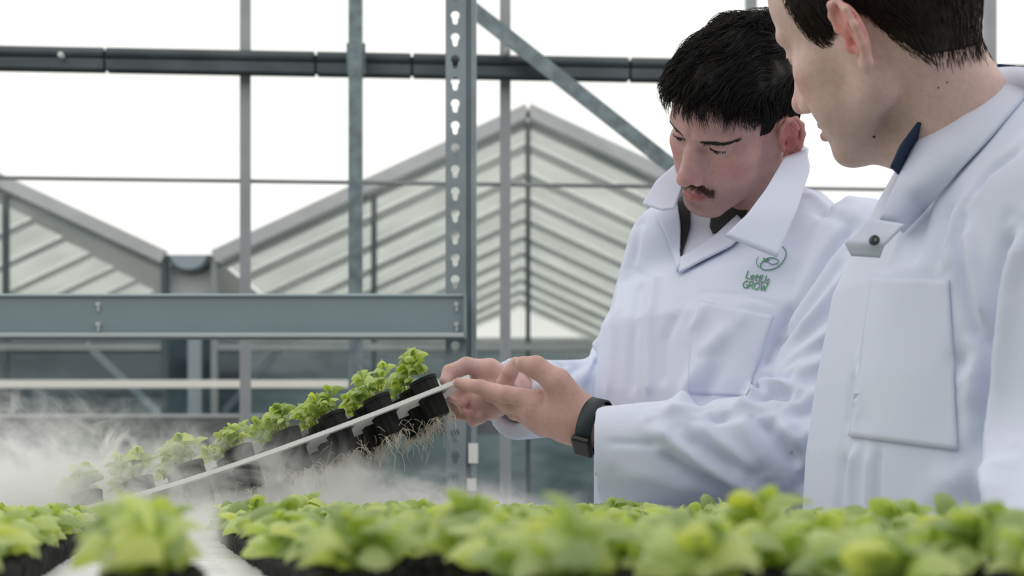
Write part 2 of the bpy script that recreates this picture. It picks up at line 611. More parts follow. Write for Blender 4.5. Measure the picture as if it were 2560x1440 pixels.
bench_rot = Matrix((RU, RV, Vector((0, 0, 1)))).transposed()
bench = empty('growing_bench', B(-0.1, 1.5, 0), 'long steel growing bench carrying the seedling trays', 'bench')
U0, U1, V0, V1 = -0.95, 0.595, 0.30, 2.62
for u in (U0 + 0.03, U1 - 0.03):
    for v in (V0 + 0.1, (V0 + V1) / 2, V1 - 0.1):
        MB().box(B(u, v, 0.46), (0.045, 0.045, 0.92), bench_rot).build('leg', galv, bench, 0.002)
for u in (U0 + 0.012, U1 - 0.012):
    MB().box(B(u, (V0 + V1) / 2, 0.945), (0.024, V1 - V0, 0.075), bench_rot).build('side_rail', galv, bench, 0.002)
for v in (V0, V1):
    MB().box(B((U0 + U1) / 2, v, 0.945), (U1 - U0 - 0.05, 0.024, 0.075), bench_rot).build('end_rail', galv, bench, 0.002)
MB().box(B((U0 + U1) / 2, (V0 + V1) / 2, 0.93), (U1 - U0 - 0.05, V1 - V0 - 0.03, 0.01), bench_rot).build('bench_bed', mat('pale_liner', (0.5, 0.52, 0.53), 0.5), bench)

tray_m = mat('white_tray_plastic', (0.87, 0.88, 0.885), 0.38, var=0.04, vscale=30)


def tray_mesh(us, vs, holes, thick, fn):
    """plate on a lattice of lines us x vs with the cells in holes left open"""
    bm = bmesh.new()
    g = {}
    for i, u in enumerate(us):
        for j, v in enumerate(vs):
            for k in (0, 1):
                g[i, j, k] = bm.verts.new(fn(u, v, -thick * k))

    def solid(i, j):
        return 0 <= i < len(us) - 1 and 0 <= j < len(vs) - 1 and (i, j) not in holes
    for i in range(len(us) - 1):
        for j in range(len(vs) - 1):
            if not solid(i, j):
                continue
            bm.faces.new((g[i, j, 0], g[i + 1, j, 0], g[i + 1, j + 1, 0], g[i, j + 1, 0]))
            bm.faces.new((g[i, j, 1], g[i, j + 1, 1], g[i + 1, j + 1, 1], g[i + 1, j, 1]))
            for (di, dj, a, b_) in ((-1, 0, (0, 0), (0, 1)), (1, 0, (1, 0), (1, 1)), (0, -1, (0, 0), (1, 0)), (0, 1, (0, 1), (1, 1))):
                if not solid(i + di, j + dj):
                    A, C = (i + a[0], j + a[1]), (i + b_[0], j + b_[1])
                    bm.faces.new((g[A[0], A[1], 0], g[C[0], C[1], 0], g[C[0], C[1], 1], g[A[0], A[1], 1]))
    bmesh.ops.recalc_face_normals(bm, faces=bm.faces)
    bmesh.ops.delete(bm, geom=[v for v in bm.verts if not v.link_faces], context='VERTS')
    me = bpy.data.meshes.new('tray')
    bm.to_mesh(me)
    bm.free()
    return me


# flat trays on the bench, each with a line of narrow drain slots down the open lane
_ORDT = 'first second third fourth fifth sixth seventh eighth ninth tenth eleventh'.split()
for iu, (ua, ub) in enumerate(((-0.765, -0.205), (-0.20, 0.36), (0.365, 0.585))):
    vv = [0.36, 0.56, 0.76, 0.96, 1.16, 1.36, 1.56, 1.755, 1.98, 2.18, 2.38, 2.58]
    for it, (va, vb) in enumerate(zip(vv[:-1], vv[1:])):
        if iu == 1 and va == 1.755:
            continue
        c = (ua + ub) / 2
        us = [ua]
        if iu == 1:
            us += [-0.055, -0.030, -0.018, 0.006, 0.018, 0.045]
        us += [ub]
        vs = [va, va + 0.045, va + 0.053, va + 0.098, va + 0.106, va + 0.150, va + 0.158, vb - 0.004]
        holes = {(i, j) for i in (1, 3, 5) for j in (1, 3, 5)} if iu == 1 else set()
        o = link('growing_tray', tray_mesh(us, vs, holes, 0.012, lambda u, v, z: B(u, v, ZB + z)), tray_m)
        side = ('under the far left pots', 'in the open lane', 'along the bench edge')[iu]
        tag(o, 'flat white tray ' + side + ', ' + _ORDT[it] + ' from the camera', 'tray', 'flat white trays on the bench')

# ------------------------------------------------------------------ leaves
def leaf_material():
    m = bpy.data.materials.new('basil_leaf')
    m.use_nodes = True
    nt = m.node_tree
    N, L = nt.nodes, nt.links
    b = N['Principled BSDF']
    b.inputs['Roughness'].default_value = 0.40
    b.inputs['Specular IOR Level'].default_value = 0.65
    oi = N.new('ShaderNodeObjectInfo')
    cr = N.new('ShaderNodeValToRGB')
    e = cr.color_ramp.elements
    e[0].position, e[0].color = 0.0, (0.15, 0.25, 0.075, 1)
    e[1].position, e[1].color = 1.0, (0.30, 0.41, 0.085, 1)
    e2 = cr.color_ramp.elements.new(0.5)
    e2.color = (0.235, 0.355, 0.10, 1)
    e3 = cr.color_ramp.elements.new(0.8)
    e3.color = (0.285, 0.415, 0.14, 1)
    L.new(oi.outputs['Random'], cr.inputs[0])
    tc = N.new('ShaderNodeTexCoord')
    nz = N.new('ShaderNodeTexNoise')
    nz.inputs['Scale'].default_value = 160
    L.new(tc.outputs['Object'], nz.inputs['Vector'])
    mx = N.new('ShaderNodeMix')
    mx.data_type = 'RGBA'
    mx.blend_type = 'MULTIPLY'
    mx.inputs[0].default_value = 0.5
    L.new(cr.outputs[0], mx.inputs[6])
    L.new(nz.outputs['Fac'], mx.inputs[7])
    br = N.new('ShaderNodeMix')
    br.data_type = 'RGBA'
    br.blend_type = 'MULTIPLY'
    br.inputs[0].default_value = 1.0
    L.new(mx.outputs[2], br.inputs[6])
    br.inputs[7].default_value = (2.95, 2.38, 3.2, 1)
    L.new(br.outputs[2], b.inputs['Base Color'])
    tr = N.new('ShaderNodeBsdfTranslucent')
    ty = N.new('ShaderNodeMix')
    ty.data_type = 'RGBA'
    ty.blend_type = 'MULTIPLY'
    ty.inputs[0].default_value = 1.0
    ty.inputs[7].default_value = (1.3, 1.3, 0.55, 1)
    L.new(br.outputs[2], ty.inputs[6])
    L.new(ty.outputs[2], tr.inputs[0])
    ms = N.new('ShaderNodeMixShader')
    ms.inputs[0].default_value = 0.42
    L.new(b.outputs[0], ms.inputs[1])
    L.new(tr.outputs[0], ms.inputs[2])
    L.new(ms.outputs[0], N['Material Output'].inputs[0])
    bp = N.new('ShaderNodeBump')
    bp.inputs['Strength'].default_value = 0.25
    bp.inputs['Distance'].default_value = 0.001
    L.new(nz.outputs['Fac'], bp.inputs['Height'])
    L.new(bp.outputs[0], b.inputs['Normal'])
    return m


leaf_m = leaf_material()


def leaf_mesh(length, width, droop, cup, seed):
    """one ovate basil leaf: short stalk, blade domed across its midrib, tip turned down"""
    r = random.Random(seed)
    nl, nw = 9, 6
    V, Fc = [], []
    tw = r.uniform(-0.25, 0.25)
    for i in range(nl + 1):
        t = i / nl
        w = width * 0.5 * max(0.0, math.sin(math.pi * min(1, t * 0.96 + 0.04) ** 0.86)) ** 0.62
        if i == nl:
            w = width * 0.10
        ang = droop * t * 1.1
        x = length * (t * math.cos(ang * 0.55))
        z0 = length * (0.30 * math.sin(math.pi * t * 0.9) - 0.32 * droop * t * t)
        for j in range(nw + 1):
            s = j / nw * 2 - 1
            z = z0 - cup * w * s * s - 0.10 * w * (1 - abs(s)) * (1 if abs(s) < 0.2 else 0)
            z += 0.05 * w * math.sin(t * 11 + 3 * abs(s)) * abs(s)
            V.append((x + 0.05 * length * abs(s) * (0.5 - t), w * s * (1 - 0.12 * cup), z + tw * w * s * t))
    for i in range(nl):
        for j in range(nw):
            a = i * (nw + 1) + j
            Fc.append((a, a + 1, a + nw + 2, a + nw + 1))
    me = mesh_from(V, Fc, 'leaf')
    me.materials.append(leaf_m)
    me.shade_smooth()
    return me


LEAVES = [leaf_mesh(1.0, 0.76, 0.9, 0.75, 1), leaf_mesh(1.0, 0.82, 1.3, 0.95, 2), leaf_mesh(1.0, 0.68, 0.5, 0.6, 3), leaf_mesh(1.0, 0.70, 0.1, 0.5, 4)]
pot_m = mat('black_pot_plastic', (0.008, 0.009, 0.010), 0.6, spec=0.2, var=0.4, vscale=60, color2=(0.02, 0.021, 0.02))
soil_m = mat('dark_peat', (0.022, 0.018, 0.014), 0.95, bump=0.8, bscale=300)
stem_m = mat('pale_stem', (0.30, 0.38, 0.14), 0.6)
root_m = mat('cream_roots', (0.92, 0.86, 0.76), 0.7, trans=0.4)


def pot_mesh(top, bot, z0, z1):
    """round plug pot, tapered, with ribs on its wall and an open rim"""
    bm = bmesh.new()
    n = 24

    def ring(r, z, rib):
        return [bm.verts.new((r * (1 - (rib if k % 2 else 0)) * math.cos(2 * math.pi * k / n), r * (1 - (rib if k % 2 else 0)) * math.sin(2 * math.pi * k / n), z)) for k in range(n)]
    rings = [ring(bot * 0.9, z0, 0.0), ring(bot, z0 + 0.003, 0.09), ring((top + bot) / 2, (z0 + z1) / 2, 0.09), ring(top * 0.96, z1 - 0.005, 0.07), ring(top, z1 - 0.0045, 0.0), ring(top, z1, 0.0),
             ring(top * 0.93, z1, 0.0), ring(top * 0.90, z1 - 0.006, 0.0)]
    for a, b_ in zip(rings[:-1], rings[1:]):
        for k in range(n):
            bm.faces.new((a[k], a[(k + 1) % n], b_[(k + 1) % n], b_[k]))
    bm.faces.new(rings[0][::-1])
    bmesh.ops.recalc_face_normals(bm, faces=bm.faces)
    me = bpy.data.meshes.new('pot')
    bm.to_mesh(me)
    bm.free()
    me.materials.append(pot_m)
    return me


POT_SHORT = pot_mesh(0.0205, 0.0185, 0.0, 0.021)
POT_TALL = pot_mesh(0.0195, 0.0165, -0.034, 0.022)


def soil_mesh(half, z):
    V, Fc = [], []
    n = 6
    for i in range(n + 1):
        for j in range(n + 1):
            a, c = i / n * 2 - 1, j / n * 2 - 1
            V.append((a * math.sqrt(1 - c * c / 2) * half, c * math.sqrt(1 - a * a / 2) * half, z + random.uniform(-0.0015, 0.002)))
    for i in range(n):
        for j in range(n):
            a = i * (n + 1) + j
            Fc.append((a, a + 1, a + n + 2, a + n + 1))
    me = mesh_from(V, Fc, 'soil')
    me.materials.append(soil_m)
    return me


SOIL_SHORT = soil_mesh(0.0188, 0.0165)
SOIL_TALL = soil_mesh(0.0188, 0.019)


def stem_mesh(pts_list):
    b = MB()
    for pts in pts_list:
        b.tube(pts, [0.0012] + [0.0009] * (len(pts) - 2) + [0.0006], 5)
    me = b.mesh('stem')
    me.materials.append(stem_m)
    me.shade_smooth()
    return me


def roots_mesh(seed, z0, n=46, up=None):
    """tangle of fine roots hanging from the pot's foot; down is the pull of gravity in the pot's own frame"""
    r = random.Random(seed)
    down = up if up is not None else Vector((0, 0, -1))
    b = MB()
    for k in range(n):
        long_ = k % 9 == 0
        p = Vector((r.uniform(-0.017, 0.017), r.uniform(-0.017, 0.017), z0 + (r.uniform(0.0, 0.02) if k % 4 == 0 else -0.0005)))
        if k % 4 == 0:
            p.x = 0.0185 * (1 if r.random() < 0.5 else -1)
        d = Vector((r.gauss(0, 0.9), r.gauss(0, 0.9), -0.3)).normalized()
        L = r.uniform(0.035, 0.065) if long_ else r.uniform(0.012, 0.030)
        pts = [p.copy()]
        ns = 7
        for i in range(ns):
            d = (d + down * 0.32 + Vector((r.gauss(0, 0.33), r.gauss(0, 0.33), r.gauss(0, 0.2)))).normalized()
            p = p + d * (L / ns)
            pts.append(p.copy())
        b.tube(pts, [0.00036] * 5 + [0.00030] * (len(pts) - 6) + [0.0002], 4, caps=False)
    me = b.mesh('roots')
    me.materials.append(root_m)
    me.shade_smooth()
    return me


def design(seed, n_plants, spread, height, big, soil_z):
    """where the leaves of one potful stand: list of (variant, matrix) and stem lines"""
    r = random.Random(seed)
    leaves, stems = [], []
    for k in range(n_plants):
        a0 = r.uniform(0, 6.28)
        base = Vector((r.uniform(-0.009, 0.009), r.uniform(-0.009, 0.009), soil_z - 0.002))
        lean = Vector((math.cos(a0), math.sin(a0), 0)) * spread * r.uniform(0.2, 1.0)
        hgt = height * r.uniform(0.75, 1.12)
        top = base + lean + Vector((0, 0, hgt))
        mid = base + lean * 0.35 + Vector((0, 0, hgt * 0.55))
        stems.append([base, base + Vector((0, 0, hgt * 0.25)) + lean * 0.08, mid, top])
        ph = r.uniform(0, 6.28)
        tiers = ((mid, 0.72, 0.2, 2), (top - Vector((0, 0, 0.006)), 1.05, 0.35, 2), (top, 0.78, 0.75, 2), (top + Vector((0, 0, 0.001)), 0.45, 1.15, 1))
        for ti, (p, sc, el, n) in enumerate(tiers):
            for q in range(n):
                a = ph + math.pi * q + ti * 1.57 + r.uniform(-0.3, 0.3)
                s = big * sc * r.uniform(0.85, 1.2)
                e = el + r.uniform(-0.25, 0.25)
                M = Matrix.Translation(p) @ Matrix.Rotation(a, 4, 'Z') @ Matrix.Rotation(-e, 4, 'Y') @ Matrix.Rotation(r.uniform(-0.4, 0.4), 4, 'X') @ Matrix.Diagonal((s, s, s, 1))
                leaves.append((r.choice((0, 0, 1, 1, 2)) if ti < 3 else 3, M))
    return leaves, stem_mesh(stems)


DES_LOW = [design(100 + i, 2, 0.012, 0.021, 0.028, 0.0165) for i in range(7)]
DES_ONE = [design(200 + i, 1, 0.008, 0.022, 0.030, 0.0165) for i in range(4)]
DES_TALL = [design(300 + i, 4, 0.019, 0.036, 0.0215, 0.019) for i in range(8)]
ROOTS = []


def seedling(M, des, pot, soil, label, group, roots=None):
    root = bpy.data.objects.new('basil_seedling', None)
    root.empty_display_size = 0.02
    COL.objects.link(root)
    root.matrix_basis = M
    tag(root, label, 'seedling', group)
    parts = [('pot', pot), ('soil', soil), ('stem', des[1])]
    if roots is not None:
        parts.append(('roots', roots))
    for nm, me in parts:
        o = bpy.data.objects.new(nm, me)
        COL.objects.link(o)
        o.parent = root
        if nm == 'roots':
            o['kind'] = 'stuff'
    for vi, LM in des[0]:
        o = bpy.data.objects.new('leaf', LEAVES[vi])
        COL.objects.link(o)
        o.parent = root
        o.matrix_basis = LM
    return root


_ONES = 'zeroth first second third fourth fifth sixth seventh eighth ninth tenth eleventh twelfth thirteenth fourteenth fifteenth sixteenth seventeenth eighteenth nineteenth'.split()


def nth(k):
    if k < 20:
        return _ONES[k]
    t = {2: 'twenty', 3: 'thirty', 4: 'forty'}[k // 10]
    return (t[:-1] + 'ieth') if k % 10 == 0 else t + '-' + _ONES[k % 10]


def field(u, v0, v1, dv, label, group, skip=0.0, jitter=0.004, far=False, zs=(0.76, 1.0)):
    """one row of pots, set out from its far end; label holds %s for the pot's turn"""
    v = v0 + dv * int((v1 - v0 - 1e-6) / dv)
    n = 0
    while v > v0 - 1e-6:
        p = B(u, v)
        if in_view(p, 90 if p.y > 0.7 else 200) and random.random() >= skip:
            M = Matrix.Translation(p + RU * random.uniform(-jitter, jitter) * 0.3) @ bench_rot.to_4x4() @ Matrix.Rotation(random.choice((0, 1, 2, 3)) * math.pi / 2, 4, 'Z')
            s = random.uniform(*zs) * (1.2 if random.random() < 0.08 else 1.0)
            des = random.choice(DES_LOW if not far else DES_ONE)
            seedling(M @ Matrix.Diagonal((1, 1, s, 1)), des, POT_SHORT, SOIL_SHORT, label % nth(n + 1), group)
            n += 1
        v -= dv
    return n


NF = 0
DV = 0.0425
NF += field(-0.003, 0.57, 0.66, DV, 'large blurred basil seedling standing alone in the open lane, %s from its far end', 'seedlings standing in the open lane', zs=(1.05, 1.12))
for i in range(5):
    NF += field(-0.0925 - 0.062 * i, 0.5 if i == 0 else 0.7, 1.74, DV * (1.0 if i == 0 else 1.25), 'basil seedling, %s from far end, in the ' + nth(i + 1) + ' pot row left of the open lane',
                'seedlings left of the open lane', 0.0 if i == 0 else 0.05)
for i in range(8):
    u = 0.0845 + 0.064 * i
    if u > 0.56:
        break
    NF += field(u, 0.62 if i == 0 else 0.50, 1.74 if i < 5 else 1.66, DV * (1.0 if i == 0 else 1.15 if i < 4 else 1.3), 'basil seedling, %s from far end, in the ' + nth(i + 1) + ' pot row right of the open lane',
                'seedlings right of the open lane', 0.0 if i == 0 else 0.06)
for i, u in enumerate((-0.1, 0.0, 0.1, 0.2, 0.3, 0.4)):
    NF += field(u, 2.02, 2.5, 0.075, 'hazy basil seedling beyond the mist, %s from the back of the ' + nth(i + 1) + ' row', 'seedlings at the far end of the bench', 0.1, far=True)

# ------------------------------------------------------------------ the lifted tray, sagging between bench and hands
TP = [(96, 1288, 1.72), (250, 1256, 1.745), (420, 1209, 1.775), (600, 1151, 1.81), (760, 1094, 1.84), (900, 1042, 1.87), (1040, 988, 1.895), (1172, 936, 1.92)]
TPV = [P(*t) for t in TP]
_len = [0.0]
for a, b_ in zip(TPV[:-1], TPV[1:]):
    _len.append(_len[-1] + (b_ - a).length)
TL = _len[-1]
TW = Vector((-0.40, 0.88, -0.26)).normalized()


def tray_at(s):
    """place and direction on the near edge at arc length s"""
    s = min(max(s, 0.0), TL)
    for i in range(len(_len) - 1):
        if s <= _len[i + 1] + 1e-9:
            t = (s - _len[i]) / (_len[i + 1] - _len[i])
            pm = TPV[max(0, i - 1)]
            p0, p1 = TPV[i], TPV[i + 1]
            pn = TPV[min(len(TPV) - 1, i + 2)]
            m0, m1 = (p1 - pm) * 0.5, (pn - p0) * 0.5
            t2, t3 = t * t, t * t * t
            p = p0 * (2 * t3 - 3 * t2 + 1) + m0 * (t3 - 2 * t2 + t) + p1 * (-2 * t3 + 3 * t2) + m1 * (t3 - t2)
            return p, (p1 - p0).normalized()


def tray_pt(s, w, h):
    p, e = tray_at(s)
    n = e.cross(TW).normalized()
    return p + TW * w + n * h


rows_s = [TL - 0.052 - 0.0665 * i for i in range(8)]
HOLE = 0.0195
rows_w = [0.030, 0.0735, 0.117]
ss, ww = {0.0, TL, 0.012, TL - 0.012}, {0.0, 0.150}
for s in rows_s:
    ss |= {s - HOLE, s + HOLE, s + HOLE + 0.013}
for w in rows_w:
    ww |= {w - HOLE, w + HOLE}
ss = sorted(x for x in ss if 0 <= x <= TL)
ww = sorted(ww)
holes = set()
for i in range(len(ss) - 1):
    for j in range(len(ww) - 1):
        cs, cw = (ss[i] + ss[i + 1]) / 2, (ww[j] + ww[j + 1]) / 2
        if any(abs(cs - s) < HOLE for s in rows_s) and any(abs(cw - w) < HOLE for w in rows_w):
            holes.add((i, j))
lt = link('growing_tray', tray_mesh(ss, ww, holes, 0.0055, tray_pt), tray_m)
tag(lt, 'white growing tray lifted at one end by the hands, pots hanging through it', 'tray')
ORD = ['first', 'second', 'third', 'fourth', 'fifth', 'sixth', 'seventh', 'eighth']
WHICH = ['front', 'middle', 'rear']
for i, s in enumerate(rows_s):
    for j, w in enumerate(rows_w):
        p, e = tray_at(s)
        n = e.cross(TW).normalized()
        w_ = n.cross(e).normalized()
        R = Matrix((e, w_, n)).transposed()
        M = Matrix.Translation(p + TW * w) @ R.to_4x4()
        dn = R.transposed() @ Vector((0, 0, -1))
        seedling(M, DES_TALL[(i * 3 + j) % 8], POT_TALL, SOIL_TALL,
                 'basil seedling, %s pot of the %s row from the hands on lifted tray' % (WHICH[j], ORD[i]),
                 'seedlings in the lifted tray', roots_mesh(i * 7 + j, -0.034, 42, dn))
print('SEEDLINGS', NF)
# ------------------------------------------------------------------ smooth solid modelling (distance fields -> one continuous mesh)
def V3(*a):
    return np.array(a, dtype=np.float64)


def ell(p, c, r, R=None):
    q = p - np.asarray(c)
    if R is not None:
        q = q @ R
    r = np.asarray(r, dtype=np.float64)
    q = q / r
    k0 = np.sqrt(np.einsum('ij,ij->i', q, q))
    q = q / r
    k1 = np.sqrt(np.einsum('ij,ij->i', q, q)) + 1e-9
    return k0 * (k0 - 1.0) / k1


def cap(p, a, b, ra, rb):
    a, b = np.asarray(a, float), np.asarray(b, float)
    ab = b - a
    q = p - a
    t = (q @ ab) * (1.0 / (ab @ ab + 1e-12))
    np.clip(t, 0, 1, out=t)
    q -= t[:, None] * ab
    return np.sqrt(np.einsum('ij,ij->i', q, q)) - (ra + (rb - ra) * t)


def smin(a, b, k):
    h = np.clip(0.5 + 0.5 * (b - a) / k, 0, 1)
    return b + (a - b) * h - k * h * (1 - h)


def smax(a, b, k):
    return -smin(-a, -b, k)


def chain(p, pts, rad, k=0.004):
    d = None
    for i in range(len(pts) - 1):
        e = cap(p, pts[i], pts[i + 1], rad[i], rad[i + 1])
        d = e if d is None else smin(d, e, k)
    return d


def rotm(rx, ry, rz):
    return np.array((Matrix.Rotation(rz, 3, 'Z') @ Matrix.Rotation(ry, 3, 'Y') @ Matrix.Rotation(rx, 3, 'X')))


def surface(fn, lo, hi, h, smooth=2):
    """surface nets over a narrow band; returns verts, quads"""
    lo, hi = np.asarray(lo, float), np.asarray(hi, float)
    n = np.ceil((hi - lo) / h).astype(int) + 1
    C = 4
    nc = (n + C - 1) // C + 2
    gx = [lo[i] + (np.arange(nc[i]) * C) * h for i in range(3)]
    G = np.stack(np.meshgrid(*gx, indexing='ij'), -1).reshape(-1, 3)
    dc = fn(G).reshape(nc)
    near = np.abs(dc) < C * h * 2.2
    # cells of the coarse lattice touching a near corner
    m = np.zeros_like(near)
    m |= near
    for ax in range(3):
        s = np.zeros_like(m)
        sl = [slice(None)] * 3
        sr = [slice(None)] * 3
        sl[ax], sr[ax] = slice(0, -1), slice(1, None)
        s[tuple(sl)] |= m[tuple(sr)]
        s[tuple(sr)] |= m[tuple(sl)]
        m |= s
    idx = [np.clip(np.arange(n[i]) // C, 0, nc[i] - 1) for i in range(3)]
    V = dc[np.ix_(*idx)].astype(np.float32)
    M = m[np.ix_(*idx)]
    ii = np.argwhere(M)
    pts = lo + ii * h
    V[M] = fn(pts).astype(np.float32)
    ins = V < 0
    c = ins[:-1, :-1, :-1]
    alls = c.copy()
    anys = c.copy()
    for dx in (0, 1):
        for dy in (0, 1):
            for dz in (0, 1):
                q = ins[dx:n[0] - 1 + dx, dy:n[1] - 1 + dy, dz:n[2] - 1 + dz]
                alls = alls & q
                anys = anys | q
    act = anys & ~alls
    cells = np.argwhere(act)
    vid = np.full(act.shape, -1, np.int64)
    vid[act] = np.arange(len(cells))
    acc = np.zeros((len(cells), 3))
    cnt = np.zeros(len(cells))
    corners = [(x, y, z) for x in (0, 1) for y in (0, 1) for z in (0, 1)]
    for a in corners:
        for ax in range(3):
            if a[ax] == 1:
                continue
            b = list(a)
            b[ax] = 1
            va = V[cells[:, 0] + a[0], cells[:, 1] + a[1], cells[:, 2] + a[2]]
            vb = V[cells[:, 0] + b[0], cells[:, 1] + b[1], cells[:, 2] + b[2]]
            x = (va < 0) != (vb < 0)
            t = np.where(x, va / np.where(x, va - vb, 1.0), 0.0)
            pos = np.tile(np.array(a, float), (len(cells), 1))
            pos[:, ax] += t
            acc[x] += pos[x]
            cnt[x] += 1
    verts = lo + (cells + acc / cnt[:, None]) * h
    quads = []
    for ax in range(3):
        s0 = [slice(None)] * 3
        s1 = [slice(None)] * 3
        s0[ax], s1[ax] = slice(0, -1), slice(1, None)
        A, Bb = ins[tuple(s0)], ins[tuple(s1)]
        e = np.argwhere(A != Bb)
        o1, o2 = [(1, 2), (2, 0), (0, 1)][ax]
        e = e[(e[:, o1] > 0) & (e[:, o2] > 0) & (e[:, o1] < n[o1] - 1) & (e[:, o2] < n[o2] - 1)]
        if len(e) == 0:
            continue
        flip = A[e[:, 0], e[:, 1], e[:, 2]]

        def at(d1, d2):
            q = e.copy()
            q[:, o1] -= d1
            q[:, o2] -= d2
            return vid[q[:, 0], q[:, 1], q[:, 2]]
        q = np.stack([at(1, 1), at(0, 1), at(0, 0), at(1, 0)], 1)
        q[~flip] = q[~flip][:, ::-1]
        quads.append(q)
    quads = np.concatenate(quads)
    quads = quads[(quads >= 0).all(1)]
    verts = relax(verts, quads, smooth)
    return verts, quads


def relax(v, q, it, lam=0.5):
    if it <= 0:
        return v
    e = np.concatenate([q[:, [0, 1]], q[:, [1, 2]], q[:, [2, 3]], q[:, [3, 0]]])
    n = len(v)
    i = np.concatenate([e[:, 0], e[:, 1]])
    j = np.concatenate([e[:, 1], e[:, 0]])
    deg = np.bincount(i, minlength=n)
    deg[deg == 0] = 1
    for k in range(it * 2):
        f = lam if k % 2 == 0 else -lam * 1.02
        avg = np.stack([np.bincount(i, v[j, a], minlength=n) for a in range(3)], 1) / deg[:, None]
        v = v + f * (avg - v)
    return v


def normals(v, q):
    a = v[q[:, 2]] - v[q[:, 0]]
    b = v[q[:, 3]] - v[q[:, 1]]
    fn = np.cross(a, b)
    n = np.zeros_like(v)
    for k in range(4):
        for ax in range(3):
            n[:, ax] += np.bincount(q[:, k], fn[:, ax], minlength=len(v))
    return n / (np.linalg.norm(n, axis=1, keepdims=True) + 1e-12)


def np_mesh(name, v, q, color=None, smooth=True):
    me = bpy.data.meshes.new(name)
    q = np.asarray(q)
    me.vertices.add(len(v))
    me.vertices.foreach_set('co', np.asarray(v, np.float32).ravel())
    k = q.shape[1]
    me.loops.add(len(q) * k)
    me.loops.foreach_set('vertex_index', q.astype(np.int32).ravel())
    me.polygons.add(len(q))
    me.polygons.foreach_set('loop_start', np.arange(0, len(q) * k, k, dtype=np.int32))
    me.polygons.foreach_set('loop_total', np.full(len(q), k, dtype=np.int32))
    me.update(calc_edges=True)
    me.validate()
    if color is not None:
        at = me.color_attributes.new('tone', 'FLOAT_COLOR', 'POINT')
        c = np.ones((len(v), 4), np.float32)
        c[:, :3] = color
        at.data.foreach_set('color', c.ravel())
    if smooth:
        me.shade_smooth()
    return me


def sstep(x, a, b):
    t = np.clip((x - a) / (b - a), 0, 1)
    return t * t * (3 - 2 * t)


def seg_dist(p, pts):
    """distance from points to a polyline"""
    best = None
    for a, b in zip(pts[:-1], pts[1:]):
        d = cap(p, a, b, 0, 0)
        best = d if best is None else np.minimum(best, d)
    return best


# ------------------------------------------------------------------ heads
def skull(p):
    """bare skull, also the ground the hair grows from"""
    d = ell(p, (0, 0.014, 0.036), (0.0735, 0.096, 0.084))
    d = smin(d, ell(p, (0, -0.038, 0.045), (0.060, 0.054, 0.055)), 0.03)
    d = smin(d, ell(p, (0, 0.048, -0.020), (0.056, 0.048, 0.055)), 0.03)
    return d


def face_front(p, s, d, slit, nose_len):
    """brow, eyes, nose and mouth worked into the front of the head"""
    d = smin(d, ell(p, (0, -0.080, -0.066), (0.030, 0.018, 0.024)), 0.014)
    d = smin(d, cap(s, (0.008, -0.089, 0.018), (0.044, -0.075, 0.022), 0.0105, 0.008), 0.011)
    d = smax(d, -ell(s, (0.0305, -0.101, 0.002), (0.018, 0.017, 0.012)), 0.011)
    d = smax(d, -ell(s, (0.0165, -0.102, -0.001), (0.008, 0.013, 0.013)), 0.008)
    lid = ell(s, (0.0315, -0.0735, 0.003), (0.0150, 0.0142, 0.0135))
    d = smin(d, lid, 0.004)
    d = smax(d, -ell(s, (0.0320, -0.0890, -0.0010), (0.0130, 0.0080, slit)), 0.0012)
    d = smax(d, -cap(s, (0.022, -0.0898, 0.0092), (0.043, -0.0836, 0.0080), 0.0008, 0.0008), 0.003)
    tip = -0.1155 - 0.004 * (nose_len - 1)
    nb = cap(p, (0, -0.0880, 0.010), (0, tip + 0.004, -0.033), 0.0078, 0.0092)
    nb = smin(nb, ell(p, (0, tip, -0.0375), (0.0112, 0.0105, 0.0098)), 0.007)
    nb = smin(nb, ell(s, (0.0132, -0.1005, -0.0425), (0.0070, 0.0110, 0.0076)), 0.006)
    nb = smin(nb, cap(s, (0.009, -0.089, -0.010), (0.015, -0.088, -0.038), 0.007, 0.008), 0.009)
    nb = smin(nb, cap(s, (0.005, -0.096, -0.008), (0.0085, -0.1025, -0.035), 0.0072, 0.0082), 0.006)
    d = smin(d, nb, 0.007)
    d = smax(d, -ell(s, (0.0060, -0.1060, -0.0505), (0.0036, 0.0060, 0.0042)), 0.0015)
    # fold from the nostril to the mouth corner
    d = smax(d, -chain(s, [(0.022, -0.0950, -0.040), (0.029, -0.0920, -0.052), (0.033, -0.0880, -0.066)], [0.0016, 0.0020, 0.0010], 0.003), 0.007)
    up = chain(s, [(0.0, -0.0995, -0.0645), (0.008, -0.0980, -0.0640), (0.024, -0.0870, -0.0690)], [0.0048, 0.0046, 0.0018], 0.003)
    lo = chain(s, [(0.0, -0.1000, -0.0762), (0.010, -0.0972, -0.0756), (0.022, -0.0868, -0.0702)], [0.0066, 0.0060, 0.0018], 0.003)
    d = smin(d, up, 0.004)
    d = smin(d, lo, 0.004)
    d = smax(d, -chain(s, [(0.0, -0.1050, -0.0698), (0.010, -0.1020, -0.0694), (0.026, -0.0880, -0.0702)], [0.0014, 0.0014, 0.0010], 0.002), 0.0020)
    d = smax(d, -ell(p, (0, -0.1010, -0.0870), (0.016, 0.007, 0.004)), 0.008)
    d = smax(d, -cap(p, (0, -0.1020, -0.0550), (0, -0.1030, -0.0600), 0.0022, 0.0026), 0.004)
    return d


